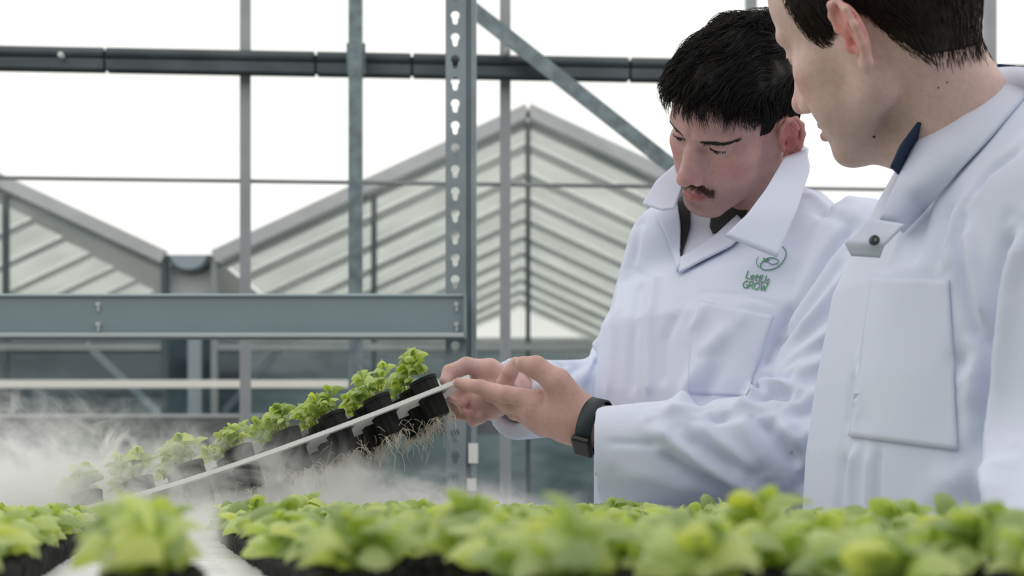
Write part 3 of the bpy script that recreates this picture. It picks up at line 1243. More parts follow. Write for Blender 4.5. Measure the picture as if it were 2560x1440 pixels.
def ear_sdf(s):
    c = np.array((0.0735, 0.012, -0.012))
    q = (s - c) @ np.array(Matrix.Rotation(-0.42, 3, 'Z')) @ np.array(Matrix.Rotation(0.20, 3, 'X'))
    e = ell(q, (0.0050, 0.012, 0.000), (0.0046, 0.0172, 0.0280))
    rim = chain(q, [(0.006, 0.003, -0.002), (0.009, -0.002, 0.010), (0.010, 0.002, 0.023), (0.0115, 0.011, 0.0300), (0.0125, 0.0225, 0.0265), (0.0135, 0.0290, 0.014),
                    (0.0130, 0.0285, -0.002), (0.011, 0.0215, -0.018), (0.009, 0.0115, -0.031), (0.0075, 0.004, -0.033), (0.006, 0.0005, -0.026)],
                [0.0022, 0.0030, 0.0034, 0.0036, 0.0036, 0.0034, 0.0034, 0.0040, 0.0058, 0.0050, 0.004], 0.003)
    e = smin(e, rim, 0.004)
    e = smin(e, chain(q, [(0.0095, 0.017, 0.018), (0.0110, 0.0200, 0.005), (0.010, 0.0160, -0.010), (0.009, 0.008, -0.019)], [0.0022, 0.0028, 0.0028, 0.0026], 0.003), 0.0035)
    e = smin(e, ell(q, (0.008, -0.0020, -0.009), (0.0048, 0.0036, 0.0062)), 0.004)
    e = smax(e, -ell(q, (0.0135, 0.0080, -0.006), (0.0085, 0.0068, 0.0105)), 0.003)
    e = smin(e, ell(q, (0.0, 0.006, -0.004), (0.0050, 0.014, 0.020)), 0.003)
    e = smax(e, -ell(q, (0.0065, 0.0045, -0.007), (0.0050, 0.0030, 0.0040)), 0.002)
    e = smax(e, -ell(q, (0.0140, 0.0200, 0.0195), (0.0045, 0.0038, 0.0075)), 0.003)
    return e


def head_sdf(p, neck_to, slit=0.0030, nose_len=1.0, nr=0.056, long_=1.0, ear_y=0.0, under=0.0):
    pn = p
    if long_ != 1.0:
        p = p.copy()
        p[:, 2] = np.where(p[:, 2] < 0, p[:, 2] / long_, p[:, 2])
    s = p.copy()
    s[:, 0] = np.abs(p[:, 0])     # the face is built as a half and mirrored
    d = skull(p)
    d = smin(d, ell(p, (0, -0.036, -0.030), (0.057, 0.054, 0.072)), 0.025)
    d = smin(d, ell(s, (0.044, -0.054, -0.020), (0.022, 0.024, 0.017)), 0.022)
    d = smin(d, ell(s, (0.035, -0.056, -0.055), (0.021, 0.024, 0.030)), 0.022)
    d = smin(d, cap(s, (0.050, 0.002, -0.060), (0.020, -0.074, -0.096), 0.015, 0.014), 0.018)
    d = smin(d, cap(s, (0.053, 0.006, -0.020), (0.050, 0.002, -0.060), 0.018, 0.015), 0.022)
    d = smin(d, ell(p, (0, -0.081, -0.098), (0.023, 0.016, 0.016)), 0.014)
    if neck_to is not None:
        nk = cap(pn, (0, 0.028, -0.040), neck_to, nr - 0.006, nr + 0.004)
        d = smin(d, nk, 0.012)
    if under > 0:
        d = smin(d, cap(pn, (0, -0.055, -0.108), (-0.005, 0.0, -0.138), 0.022, 0.036), 0.02)
    m = (p[:, 1] < -0.05) & (p[:, 2] < 0.05) & (p[:, 2] > -0.125) & (d < 0.04)
    if m.any():
        d[m] = face_front(p[m], s[m], d[m], slit, nose_len)
    m = (s[:, 0] > 0.055) & (np.abs(p[:, 1] - 0.02) < 0.06) & (np.abs(p[:, 2] + 0.01) < 0.07)
    if m.any():
        d[m] = smin(d[m], ear_sdf(s[m] - np.array((0, ear_y, 0))), 0.005)
    return d


SKIN = mat('skin', (0.5, 0.33, 0.29), 0.48, attr='tone', var=0.09, vscale=160, bump=0.25, bscale=700, sss=0.10, spec=0.35)


def skin_tone(L, base, stub, stub_col, long_=1.0, ear_y=0.0):
    """colour of the skin in the head's own frame: ears, nose, lips, beard shadow"""
    L = L.copy()
    L[:, 2] = np.where(L[:, 2] < 0, L[:, 2] / long_, L[:, 2])
    ax = np.abs(L[:, 0])
    n = len(L)
    col = np.tile(np.asarray(base, float), (n, 1))

    def mixc(c, w):
        nonlocal col
        col = col * (1 - w[:, None]) + np.asarray(c) * w[:, None]
    red = (base[0] * 1.02, base[1] * 0.66, base[2] * 0.66)

    def blob(c, r, amt, colr):
        d = np.sqrt((((np.stack([ax, L[:, 1], L[:, 2]], 1) - np.asarray(c)) / np.asarray(r)) ** 2).sum(1))
        mixc(colr, amt * (1 - sstep(d, 0.4, 1.1)))
    blob((0.046, -0.066, -0.028), (0.03, 0.03, 0.022), 0.45, red)
    blob((0, -0.112, -0.038), (0.02, 0.016, 0.016), 0.55, red)
    blob((0.086, 0.022 + ear_y, -0.008), (0.018, 0.03, 0.042), 0.85, (base[0] * 1.02, base[1] * 0.58, base[2] * 0.58))
    # beard shadow
    jaw = sstep(-L[:, 2], 0.046, 0.070) * (1 - sstep(L[:, 1], -0.01, 0.03)) * (1 - sstep(-L[:, 2], 0.115, 0.135))
    mixc(stub_col, stub * jaw)
    up = np.exp(-((L[:, 2] + 0.0575) / 0.006) ** 2) * (1 - sstep(ax, 0.020, 0.03)) * (L[:, 1] < -0.08)
    mixc(stub_col, stub * 0.9 * up)
    # lips
    lip = np.exp(-((L[:, 2] + 0.0700) / 0.0072) ** 4) * (1 - sstep(ax, 0.017, 0.024)) * (L[:, 1] < -0.086)
    mixc((base[0] * 0.74, base[1] * 0.42, base[2] * 0.47), 0.8 * lip)
    # inside the lid slit and lash line
    return col


def to_world(v, R, t):
    return v @ R.T + t


HEAD1_R, HEAD1_T = rotm(0.6887, 0.4336, -0.6609), V3(0.3075, 1.9505, 1.5760)
HEAD2_R, HEAD2_T = rotm(0.228, 0.38, -2.38), V3(0.358, 1.400, 1.5265)


def strands(roots, dirs, lens, offs, sdf, seg, r0, r1, rng, wav=0.0, sides=3):
    """hair: thin tapered tubes that start at roots, run along dirs and keep offs away from the solid"""
    n = len(roots)
    eps = 0.0015

    def grad(p):
        g = np.stack([sdf(p + np.eye(3)[a] * eps) - sdf(p - np.eye(3)[a] * eps) for a in range(3)], 1)
        return g / (np.linalg.norm(g, axis=1, keepdims=True) + 1e-9)
    P_ = [roots.copy()]
    p = roots.copy()
    for k in range(seg):
        d = dirs(p, k / seg)
        d = d + rng.normal(0, wav, d.shape)
        g = grad(p)
        d = d - g * (d * g).sum(1, keepdims=True) * 0.85
        d /= np.linalg.norm(d, axis=1, keepdims=True) + 1e-9
        p = p + d * (lens / seg)[:, None]
        want = offs * np.sin(0.5 * np.pi * min(1.0, (k + 1) / seg * 1.6)) * (1.0 - 0.25 * ((k + 1) / seg) ** 3)
        p = p + grad(p) * (want - sdf(p))[:, None] * 0.9
        P_.append(p.copy())
    P_ = np.stack(P_, 1)     # n, seg+1, 3
    rad = r0 + (r1 - r0) * np.linspace(0, 1, seg + 1) ** 1.5
    T = np.gradient(P_, axis=1)
    T /= np.linalg.norm(T, axis=2, keepdims=True) + 1e-9
    ref = rng.normal(0, 1, (n, 1, 3))
    U = np.cross(T, ref)
    U /= np.linalg.norm(U, axis=2, keepdims=True) + 1e-9
    W = np.cross(T, U)
    rings = []
    for s in range(sides):
        a = 2 * np.pi * s / sides
        rings.append(P_ + (U * np.cos(a) + W * np.sin(a)) * rad[None, :, None])
    V = np.stack(rings, 2).reshape(-1, 3)     # n, seg+1, sides
    base = (np.arange(n) * (seg + 1) * sides)[:, None, None]
    kk = (np.arange(seg) * sides)[None, :, None]
    ss_ = np.arange(sides)[None, None, :]
    a = base + kk + ss_
    b = base + kk + (ss_ + 1) % sides
    Q = np.stack([a, b, b + sides, a + sides], -1).reshape(-1, 4)
    return V, Q


def on_skull(dirs, center=(0, 0.012, 0.03), fn=None):
    fn = fn or skull
    c = np.asarray(center)
    lo, hi = np.zeros(len(dirs)), np.full(len(dirs), 0.135)
    for _ in range(30):
        m = (lo + hi) / 2
        ins = fn(c + dirs * m[:, None]) < 0
        lo = np.where(ins, m, lo)
        hi = np.where(ins, hi, m)
    return c + dirs * lo[:, None]


def join(parts):
    vs, qs, n = [], [], 0
    for v, q in parts:
        vs.append(v)
        qs.append(q + n)
        n += len(v)
    return np.concatenate(vs), np.concatenate(qs)
# ------------------------------------------------------------------ the two men: heads and hair
def hairline(L, low=0.0, back=False):
    """positive where hair grows"""
    y, z = L[:, 1], L[:, 2]
    if back:
        ys = np.array([-0.2, -0.050, -0.040, -0.036, -0.033, -0.020, -0.014, -0.006, 0.004, 0.028, 0.033, 0.0356, 0.0445, 0.056, 0.0696, 0.0776, 0.2])
        zs = np.array([0.105, 0.092, 0.060, 0.020, -0.015, -0.018, 0.002, 0.016, 0.030, 0.024, 0.000, -0.0195, -0.0457, -0.066, -0.072, -0.076, -0.080])
        return z - np.interp(y, ys, zs)
    y = y + 0.012 * sstep(y, -0.04, -0.02)
    ys = np.array([-0.2, -0.066, -0.048, -0.036, -0.028, -0.016, -0.006, -0.001, 0.006, 0.034, 0.044, 0.062, 0.085, 0.2])
    zs = np.array([0.074, 0.072, 0.062, 0.044, 0.010, -0.038, -0.038, -0.006, 0.024, 0.022, -0.008 - low * 0.3, -0.044 - low, -0.060 - low, -0.064 - low])
    return z - np.interp(y, ys, zs)


def clump_noise(p, sc, seed):
    """smooth pseudo-random vectors over space, to break the hair into locks"""
    r = np.random.default_rng(seed)
    o = np.zeros_like(p)
    for k in range(5):
        w = r.normal(0, sc, (3, 3))
        ph = r.uniform(0, 6.28, 3)
        o += np.sin(p @ w + ph)
    return o / 2.2


def make_hair1():
    rng = np.random.default_rng(5)
    n = 38000
    d = rng.normal(0, 1, (n, 3))
    d /= np.linalg.norm(d, axis=1, keepdims=True)
    r = on_skull(d)
    hl = hairline(r) + rng.normal(0, 0.003, n)
    r = r[hl > 0]
    top = sstep(r[:, 2], 0.040, 0.075)
    n = len(r)
    front = sstep(-r[:, 1], 0.0, 0.07)
    lock = clump_noise(r, 90, 3)
    lens = 0.009 + top * (0.034 - 0.010 * front) * rng.uniform(0.7, 1.15, n) * (1 + 0.22 * lock[:, 0]) + 0.008 * sstep(r[:, 2], 0.02, 0.05)
    offs = 0.0015 + top * 0.0135 * rng.uniform(0.2, 1.0, n) * (1 + 0.35 * lock[:, 1]) + 0.0045 * sstep(r[:, 2], 0.0, 0.05) * rng.uniform(0.4, 1, n)
    crown = np.array((0.012, 0.070, 0.105))

    def flow(p, t):
        away = p - crown
        f = away / (np.linalg.norm(away, axis=1, keepdims=True) + 1e-6)
        tp = sstep(p[:, 2], 0.05, 0.09)[:, None]
        fw = np.array((-0.55, -1.0, -0.1))
        dn = np.array((0, -0.15, -1.0))
        return tp * (0.45 * f + 0.9 * fw) + (1 - tp) * (0.35 * f + dn) + lock * 0.42 + clump_noise(p, 55, 8) * 0.25
    v, q = strands(r, flow, lens, offs, skull, 5, 0.00052, 0.00014, rng, 0.09)

    # the close mass of hair under the loose strands
    def capf(p):
        tp = sstep(p[:, 2], 0.045, 0.085)
        g = skull(p) - (0.0006 + 0.0075 * tp + 0.002 * sstep(p[:, 2], 0.01, 0.05)) - 0.0012 * tp * clump_noise(p, 130, 2)[:, 0]
        return smax(g, -(hairline(p) - 0.001), 0.006)
    cv, cq = surface(capf, (-0.105, -0.125, -0.08), (0.105, 0.14, 0.16), 0.003, 1)
    # a tuft standing up at the crown
    k = 60
    tr = np.tile(on_skull(np.array([[0.25, 0.10, 0.96]])), (k, 1)) + rng.normal(0, 0.007, (k, 3))

    def up(p, t):
        return np.tile(np.array((0.1, -0.1, 1.0)), (len(p), 1))
    tv, tq = strands(tr, up, rng.uniform(0.02, 0.034, k), rng.uniform(0.015, 0.034, k), skull, 5, 0.0005, 0.00015, rng, 0.3)
    return join([(v, q), (cv, cq), (tv, tq)])


def make_brows(R, t, sdf, thick, seed, low=0.0145, wide=0.041):
    rng = np.random.default_rng(seed)
    n = 420
    u = rng.uniform(0, 1, n)
    sg = np.where(rng.uniform(0, 1, n) < 0.5, -1.0, 1.0)
    x = 0.012 + wide * u
    z = low + 0.007 * np.sin(u * 1.9) - 0.004 * u + rng.normal(0, 0.0013, n) * thick * (1.1 - 0.6 * u)
    p = np.stack([x * sg, np.full(n, -0.12), z], 1)
    for _ in range(40):
        dd = sdf(p)
        p[:, 1] += np.clip(dd, -0.004, 0.004)

    def flow(q, k):
        return np.stack([np.sign(q[:, 0]) * 1.0, np.full(len(q), 0.25), np.full(len(q), 0.18)], 1)
    return strands(p, flow, rng.uniform(0.006, 0.010, n), np.full(n, 0.0010), sdf, 3, 0.00040, 0.00012, rng, 0.2)


def make_moustache(sdf, seed):
    rng = np.random.default_rng(seed)
    n = 620
    u = rng.uniform(-1, 1, n)
    x = 0.027 * u
    z = -0.0545 - 0.010 * np.abs(u) ** 1.8 + rng.normal(0, 0.0026, n)
    p = np.stack([x, np.full(n, -0.125), z], 1)
    for _ in range(40):
        p[:, 1] += np.clip(sdf(p), -0.004, 0.004)

    def flow(q, k):
        return np.stack([np.sign(q[:, 0]) * (0.35 + 18 * np.abs(q[:, 0])), np.full(len(q), 0.1), np.full(len(q), -1.0)], 1)
    a = strands(p, flow, rng.uniform(0.004, 0.007, n), np.full(n, 0.0011), sdf, 3, 0.00035, 0.00012, rng, 0.25)
    return a


def make_lashes(sdf, seed):
    rng = np.random.default_rng(seed)
    n = 110
    u = rng.uniform(0, 1, n)
    sg = np.where(rng.uniform(0, 1, n) < 0.5, -1.0, 1.0)
    p = np.stack([(0.0205 + 0.024 * u) * sg, np.full(n, -0.12), np.full(n, 0.0022) + 0.0012 * np.sin(u * 3.1)], 1)
    for _ in range(40):
        p[:, 1] += np.clip(sdf(p), -0.004, 0.004)

    def flow(q, k):
        return np.stack([np.sign(q[:, 0]) * 0.35, np.full(len(q), -0.3), np.full(len(q), -1.0)], 1)
    return strands(p, flow, np.full(n, 0.0045), np.full(n, 0.0014), sdf, 3, 0.0003, 0.0001, rng, 0.12)


hair1_m = mat('near_black_hair', (0.010, 0.008, 0.0078), 0.5, var=0.3, vscale=80, spec=0.28)
hair2_m = mat('brown_hair', (0.030, 0.019, 0.015), 0.5, var=0.4, vscale=80, spec=0.3)
brow_m = mat('brow_hair', (0.020, 0.014, 0.012), 0.5)
tash_m = mat('moustache_hair', (0.075, 0.040, 0.030), 0.5)
eye_m = mat('eyeball', (0.55, 0.53, 0.52), 0.15, spec=0.6)
iris_m = mat('dark_iris', (0.03, 0.02, 0.015), 0.1, spec=0.6)


def uvsphere(c, r, n=16, sq=(1, 1, 1)):
    b = MB()
    M = Matrix.Translation(Vector(c)) @ Matrix.Diagonal((r * sq[0], r * sq[1], r * sq[2], 1))
    bmesh.ops.create_uvsphere(b.bm, u_segments=n * 2, v_segments=n, radius=1, matrix=M)
    return b


def eyes(parent, R, t, gaze):
    for s in (-1, 1):
        c = np.array((0.0315 * s, -0.0745, 0.003))
        cw = R @ c + t
        e = uvsphere(cw, 0.0122).build('eyeball', eye_m, parent, smooth=True)
        g = R @ (np.asarray(gaze) / np.linalg.norm(gaze))
        uvsphere(Vector(cw) + Vector(g) * 0.0072, 0.0062).build('iris', iris_m, e, smooth=True)


def neck_local(R, t, w):
    return (np.asarray(w) - t) @ R


NECK1 = V3(0.372, 2.030, 1.445)
NECK2 = V3(0.470, 1.435, 1.395)
n1 = neck_local(HEAD1_R, HEAD1_T, NECK1)
n2 = neck_local(HEAD2_R, HEAD2_T, NECK2)
h1 = lambda p: head_sdf(p, n1, 0.0034, nr=0.052, ear_y=-0.013)
h2 = lambda p: head_sdf(p, n2, 0.0036, nr=0.056, long_=1.09, under=1.0)
HB = (-0.115, -0.145, -0.20), (0.115, 0.135, 0.14)


def head_box(nl):
    lo = np.minimum(np.array(HB[0]), np.asarray(nl) - 0.07)
    hi = np.maximum(np.array(HB[1]), np.asarray(nl) + 0.07)
    return lo, hi


HV1, HQ1 = surface(h1, *head_box(n1), 0.0016, 1)
HC1 = skin_tone(HV1, (0.59, 0.35, 0.33), 0.40, (0.25, 0.165, 0.155), ear_y=-0.013)
HV2, HQ2 = surface(h2, *head_box(n2), 0.0016, 1)
HC2 = skin_tone(HV2, (0.76, 0.53, 0.48), 0.36, (0.42, 0.31, 0.29), 1.09)

man1 = empty('person', (0.36, 1.93, 0), 'dark-haired man with a moustache in a white coat, looking down and holding the lifted tray', 'person', 'men in white coats')
man2 = empty('person', (0.50, 1.43, 0), 'brown-haired man in a white coat seen from behind his ear, watching the tray', 'person', 'men in white coats')
BODY1 = [(to_world(HV1, HEAD1_R, HEAD1_T), HQ1, HC1)]
BODY2 = [(to_world(HV2, HEAD2_R, HEAD2_T), HQ2, HC2)]

v, q = make_hair1()
link('hair', np_mesh('hair', to_world(v, HEAD1_R, HEAD1_T), q), hair1_m, man1)
v, q = make_brows(HEAD1_R, HEAD1_T, h1, 1.7, 3, 0.0100)
link('eyebrows', np_mesh('eyebrows', to_world(v, HEAD1_R, HEAD1_T), q), brow_m, man1)
v, q = make_moustache(h1, 4)
link('moustache', np_mesh('moustache', to_world(v, HEAD1_R, HEAD1_T), q), tash_m, man1)
v, q = make_lashes(h1, 8)
link('eyelashes', np_mesh('eyelashes', to_world(v, HEAD1_R, HEAD1_T), q), brow_m, man1)
eyes(man1, HEAD1_R, HEAD1_T, (0.0, -1, -0.35))


def make_hair2():
    rng = np.random.default_rng(9)
    n = 36000
    d = rng.normal(0, 1, (n, 3))
    d /= np.linalg.norm(d, axis=1, keepdims=True)

    def ground(p):
        nk = cap(p, (0, 0.028, -0.040), n2, 0.050, 0.060)
        w = p.copy()
        w[:, 2] = np.where(w[:, 2] < 0, w[:, 2] / 1.09, w[:, 2])
        return smin(skull(w), nk, 0.012)
    r = on_skull(d, fn=ground)
    hl = hairline(r, back=True) + rng.normal(0, 0.005, n)
    r = r[hl > 0]
    n = len(r)
    up = sstep(r[:, 2], -0.05, 0.04)
    top = sstep(r[:, 2], 0.06, 0.1)
    lock = clump_noise(r, 80, 5)
    lens = (0.009 + 0.014 * up + 0.02 * top) * (1 + 0.2 * lock[:, 0])
    offs = (0.0012 + 0.0065 * up + 0.008 * top) * rng.uniform(0.2, 1.0, n) * (1 + 0.3 * lock[:, 1])
    crown = np.array((0.0, 0.07, 0.105))

    def flow(p, t):
        away = p - crown
        f = away / (np.linalg.norm(away, axis=1, keepdims=True) + 1e-6)
        tp = sstep(p[:, 2], 0.05, 0.09)[:, None]
        return (f * 0.5 + np.array((0, 0.25, -0.9))) * (1 - tp) + tp * np.array((0.0, 1.0, 0.0)) + lock * 0.25
    v, q = strands(r, flow, lens, offs, ground, 4, 0.00034, 0.00012, rng, 0.1)

    def capf(p):
        g = ground(p) - (0.0005 + 0.0045 * sstep(p[:, 2], -0.05, 0.05) + 0.005 * sstep(p[:, 2], 0.05, 0.1))
        return smax(g, -(hairline(p, back=True) - 0.004), 0.003)
    cv, cq = surface(capf, (-0.1, -0.115, -0.10), (0.1, 0.13, 0.15), 0.003, 1)
    return join([(v, q), (cv, cq)])


v, q = make_hair2()
link('hair', np_mesh('hair', to_world(v, HEAD2_R, HEAD2_T), q), hair2_m, man2)
v, q = make_brows(HEAD2_R, HEAD2_T, h2, 0.8, 13, 0.0145, 0.030)
link('eyebrows', np_mesh('eyebrows', to_world(v, HEAD2_R, HEAD2_T), q), hair2_m, man2)
v, q = make_lashes(h2, 18)
link('eyelashes', np_mesh('eyelashes', to_world(v, HEAD2_R, HEAD2_T), q), hair2_m, man2)
eyes(man2, HEAD2_R, HEAD2_T, (0.0, -1, -0.2))
# ------------------------------------------------------------------ bodies and coats
CLOTH = mat('white_coat_cotton', (0.71, 0.755, 0.905), 0.85, var=0.03, vscale=8, bump=0.10, bscale=900, spec=0.15)
CAMP = V3(0, 0, ZC)


def Pn(px, py, d):
    return np.array(P(px, py, d))


def loft(p, rows, s, f):
    """column with elliptical sections: rows of (z, cx, cy, half width along s, half depth along f)"""
    rows = np.array(rows)
    z = p[:, 2]
    cx, cy, a, b = (np.interp(z, rows[:, 0], rows[:, k]) for k in (1, 2, 3, 4))
    dx, dy = p[:, 0] - cx, p[:, 1] - cy
    u, w = dx * s[0] + dy * s[1], dx * f[0] + dy * f[1]
    e = 2.35
    k = (np.abs(u / a) ** e + np.abs(w / b) ** e) ** (1 / e)
    d = (k - 1) * np.minimum(a, b)
    d = np.maximum(d, np.maximum(rows[0, 0] - z, z - rows[-1, 0]))
    return d


def plane(p, c, n):
    n = np.asarray(n, float)
    n = n / np.linalg.norm(n)
    return (p - np.asarray(c)) @ n


def sleeve(p, sh, el, wr, r, k=0.03, hollow=0.008):
    """upper arm and forearm of the coat, cut off square and hollow at the cuff"""
    d = smin(cap(p, sh, el, r[0], r[1]), cap(p, el, wr + (wr - el) * 0.25, r[2], r[3]), k)
    ax = (wr - el) / np.linalg.norm(wr - el)
    cut = plane(p, wr, ax)
    near = np.sqrt(((p - wr) ** 2).sum(1)) < 0.16
    dd = np.where(near, np.maximum(d, cut), d)
    hole = cap(p, wr - ax * 0.05, wr + ax * 0.1, r[3] - hollow - 0.012, r[3] - hollow)
    return smax(dd, -hole, 0.003)


class Caster:
    """finds the place on a surface that the photograph shows at a pixel"""

    def __init__(self, v, q):
        self.t = BVHTree.FromPolygons([tuple(x) for x in v], [tuple(int(i) for i in x) for x in q])

    def hit(self, px, py, off=0.0, fallback=2.0):
        d = P(px, py, 1.0) - Vector(CAMP)
        loc, nor, _, _ = self.t.ray_cast(Vector(CAMP), d.normalized())
        if loc is None:
            c = P(px, py, fallback)
            loc, nor, _, _ = self.t.find_nearest(c)
            if nor.dot(d) > 0:
                nor = -nor
            return c + nor * off, nor
        return loc + nor * off, nor


def crease(v, n, caster, strokes, fallback):
    """press folds into the cloth: each stroke is (points, height in mm, half width in mm)"""
    out = v.copy()
    for pts, amp, rad in strokes:
        w = []
        # smooth the stroke and find it on the cloth
        for i in range(len(pts) - 1):
            for t in np.linspace(0, 1, 5)[:-1]:
                w.append((pts[i][0] * (1 - t) + pts[i + 1][0] * t, pts[i][1] * (1 - t) + pts[i + 1][1] * t))
        w.append(pts[-1])
        P3 = [np.array(caster.hit(x, y, 0, fallback)[0]) for x, y in w]
        A3 = np.array(P3)
        m = np.where(((v > A3.min(0) - rad * 0.003) & (v < A3.max(0) + rad * 0.003)).all(1))[0]
        if len(m) == 0:
            continue
        w_ = v[m]
        d = seg_dist(w_, P3)
        # fade at both ends
        e0 = np.linalg.norm(w_ - P3[0], axis=1)
        e1 = np.linalg.norm(w_ - P3[-1], axis=1)
        fade = np.clip(np.minimum(e0, e1) / (rad * 0.0022), 0.15, 1)
        g = np.exp(-(d / (rad * 0.001)) ** 2) * fade
        out[m] += n[m] * (amp * 0.0021 * g)[:, None]
    return out


def wrinkle(v, n, amp, sc, seed, stretch=(1, 1, 0.35)):
    """soft unevenness of hanging cloth"""
    w = clump_noise(v * np.asarray(stretch), sc, seed)[:, 0]
    return v + n * (amp * w)[:, None]


def patch(name, caster, left, right, off, material, parent, nu=14, nv=14, thick=0.0015, fallback=2.0, curl=0.0):
    """cloth piece sewn on a coat: left and right outlines traced downwards, laid on the surface"""
    def samp(line, t):
        L = [math.hypot(line[i + 1][0] - line[i][0], line[i + 1][1] - line[i][1]) for i in range(len(line) - 1)]
        s = t * sum(L)
        for i, l in enumerate(L):
            if s <= l + 1e-9 or i == len(L) - 1:
                k = min(1, s / l)
                return tuple(line[i][j] * (1 - k) + line[i + 1][j] * k for j in range(len(line[i])))
            s -= l
    V, Q = [], []
    own = len(left[0]) == 3 or len(right[0]) == 3       # own depth given: stands off the body
    for j in range(nv + 1):
        a, b = samp(left, j / nv), samp(right, j / nv)
        if own:
            A_, B_ = (P(*c) if len(c) == 3 else caster.hit(c[0], c[1], off, fallback)[0] for c in (a, b))
        for i in range(nu + 1):
            t = i / nu
            if own:
                V.append(A_.lerp(B_, t) + Vector((0, -1, 0)) * curl * math.sin(math.pi * t))
            else:
                c = tuple(a[k] * (1 - t) + b[k] * t for k in range(len(a)))
                o = off + curl * (max(abs(t - 0.5), abs(j / nv - 0.5)) * 2) ** 6
                V.append(caster.hit(c[0], c[1], o, fallback)[0])
    V = np.array([tuple(x) for x in V])
    for j in range(nv):
        for i in range(nu):
            k = j * (nu + 1) + i
            Q.append((k, k + 1, k + nu + 2, k + nu + 1))
    Q = np.array(Q)
    n = normals(V, Q)
    # face the camera
    if ((n * (CAMP - V)).sum(1)).mean() < 0:
        Q = Q[:, ::-1]
    me = np_mesh(name, V, Q)
    o = link(name, me, material, parent)
    so = o.modifiers.new('cloth', 'SOLIDIFY')
    so.thickness = thick
    so.offset = -1
    return o


# ------------------------------------------------------------------ man holding the tray
S1, F1 = (0.667, -0.745), (-0.745, -0.667)
SH1L, EL1L, WR1L = Pn(2150, 645, 1.85), Pn(2035, 1120, 1.745), Pn(1497, 1138, 1.80)
SH1R, EL1R, WR1R = Pn(1690, 620, 2.10), Pn(1565, 1000, 2.215), Pn(1285, 995, 2.005)
T1 = [(0.52, 0.335, 2.01, 0.235, 0.200), (0.90, 0.318, 1.995, 0.215, 0.170), (1.05, 0.305, 1.985, 0.205, 0.155), (1.20, 0.302, 1.98, 0.205, 0.150),
      (1.30, 0.307, 1.990, 0.203, 0.138), (1.36, 0.322, 2.005, 0.190, 0.112), (1.40, 0.345, 2.035, 0.165, 0.080), (1.44, 0.365, 2.055, 0.125, 0.065), (1.48, 0.380, 2.065, 0.080, 0.055)]


def coat1(p):
    d = loft(p, T1, S1, F1)
    d = smin(d, cap(p, SH1L + V3(-0.02, 0.02, -0.01), NECK1 + V3(0.015, 0.015, -0.025), 0.068, 0.064), 0.04)
    d = smin(d, cap(p, SH1R + V3(0.01, 0, -0.02), NECK1 + V3(0.0, 0.02, -0.03), 0.064, 0.062), 0.04)
    d = smin(d, sleeve(p, SH1R, EL1R, WR1R, (0.070, 0.062, 0.060, 0.055)), 0.016)
    d = smin(d, sleeve(p, SH1L, EL1L, WR1L, (0.074, 0.068, 0.068, 0.060)), 0.005)
    return d


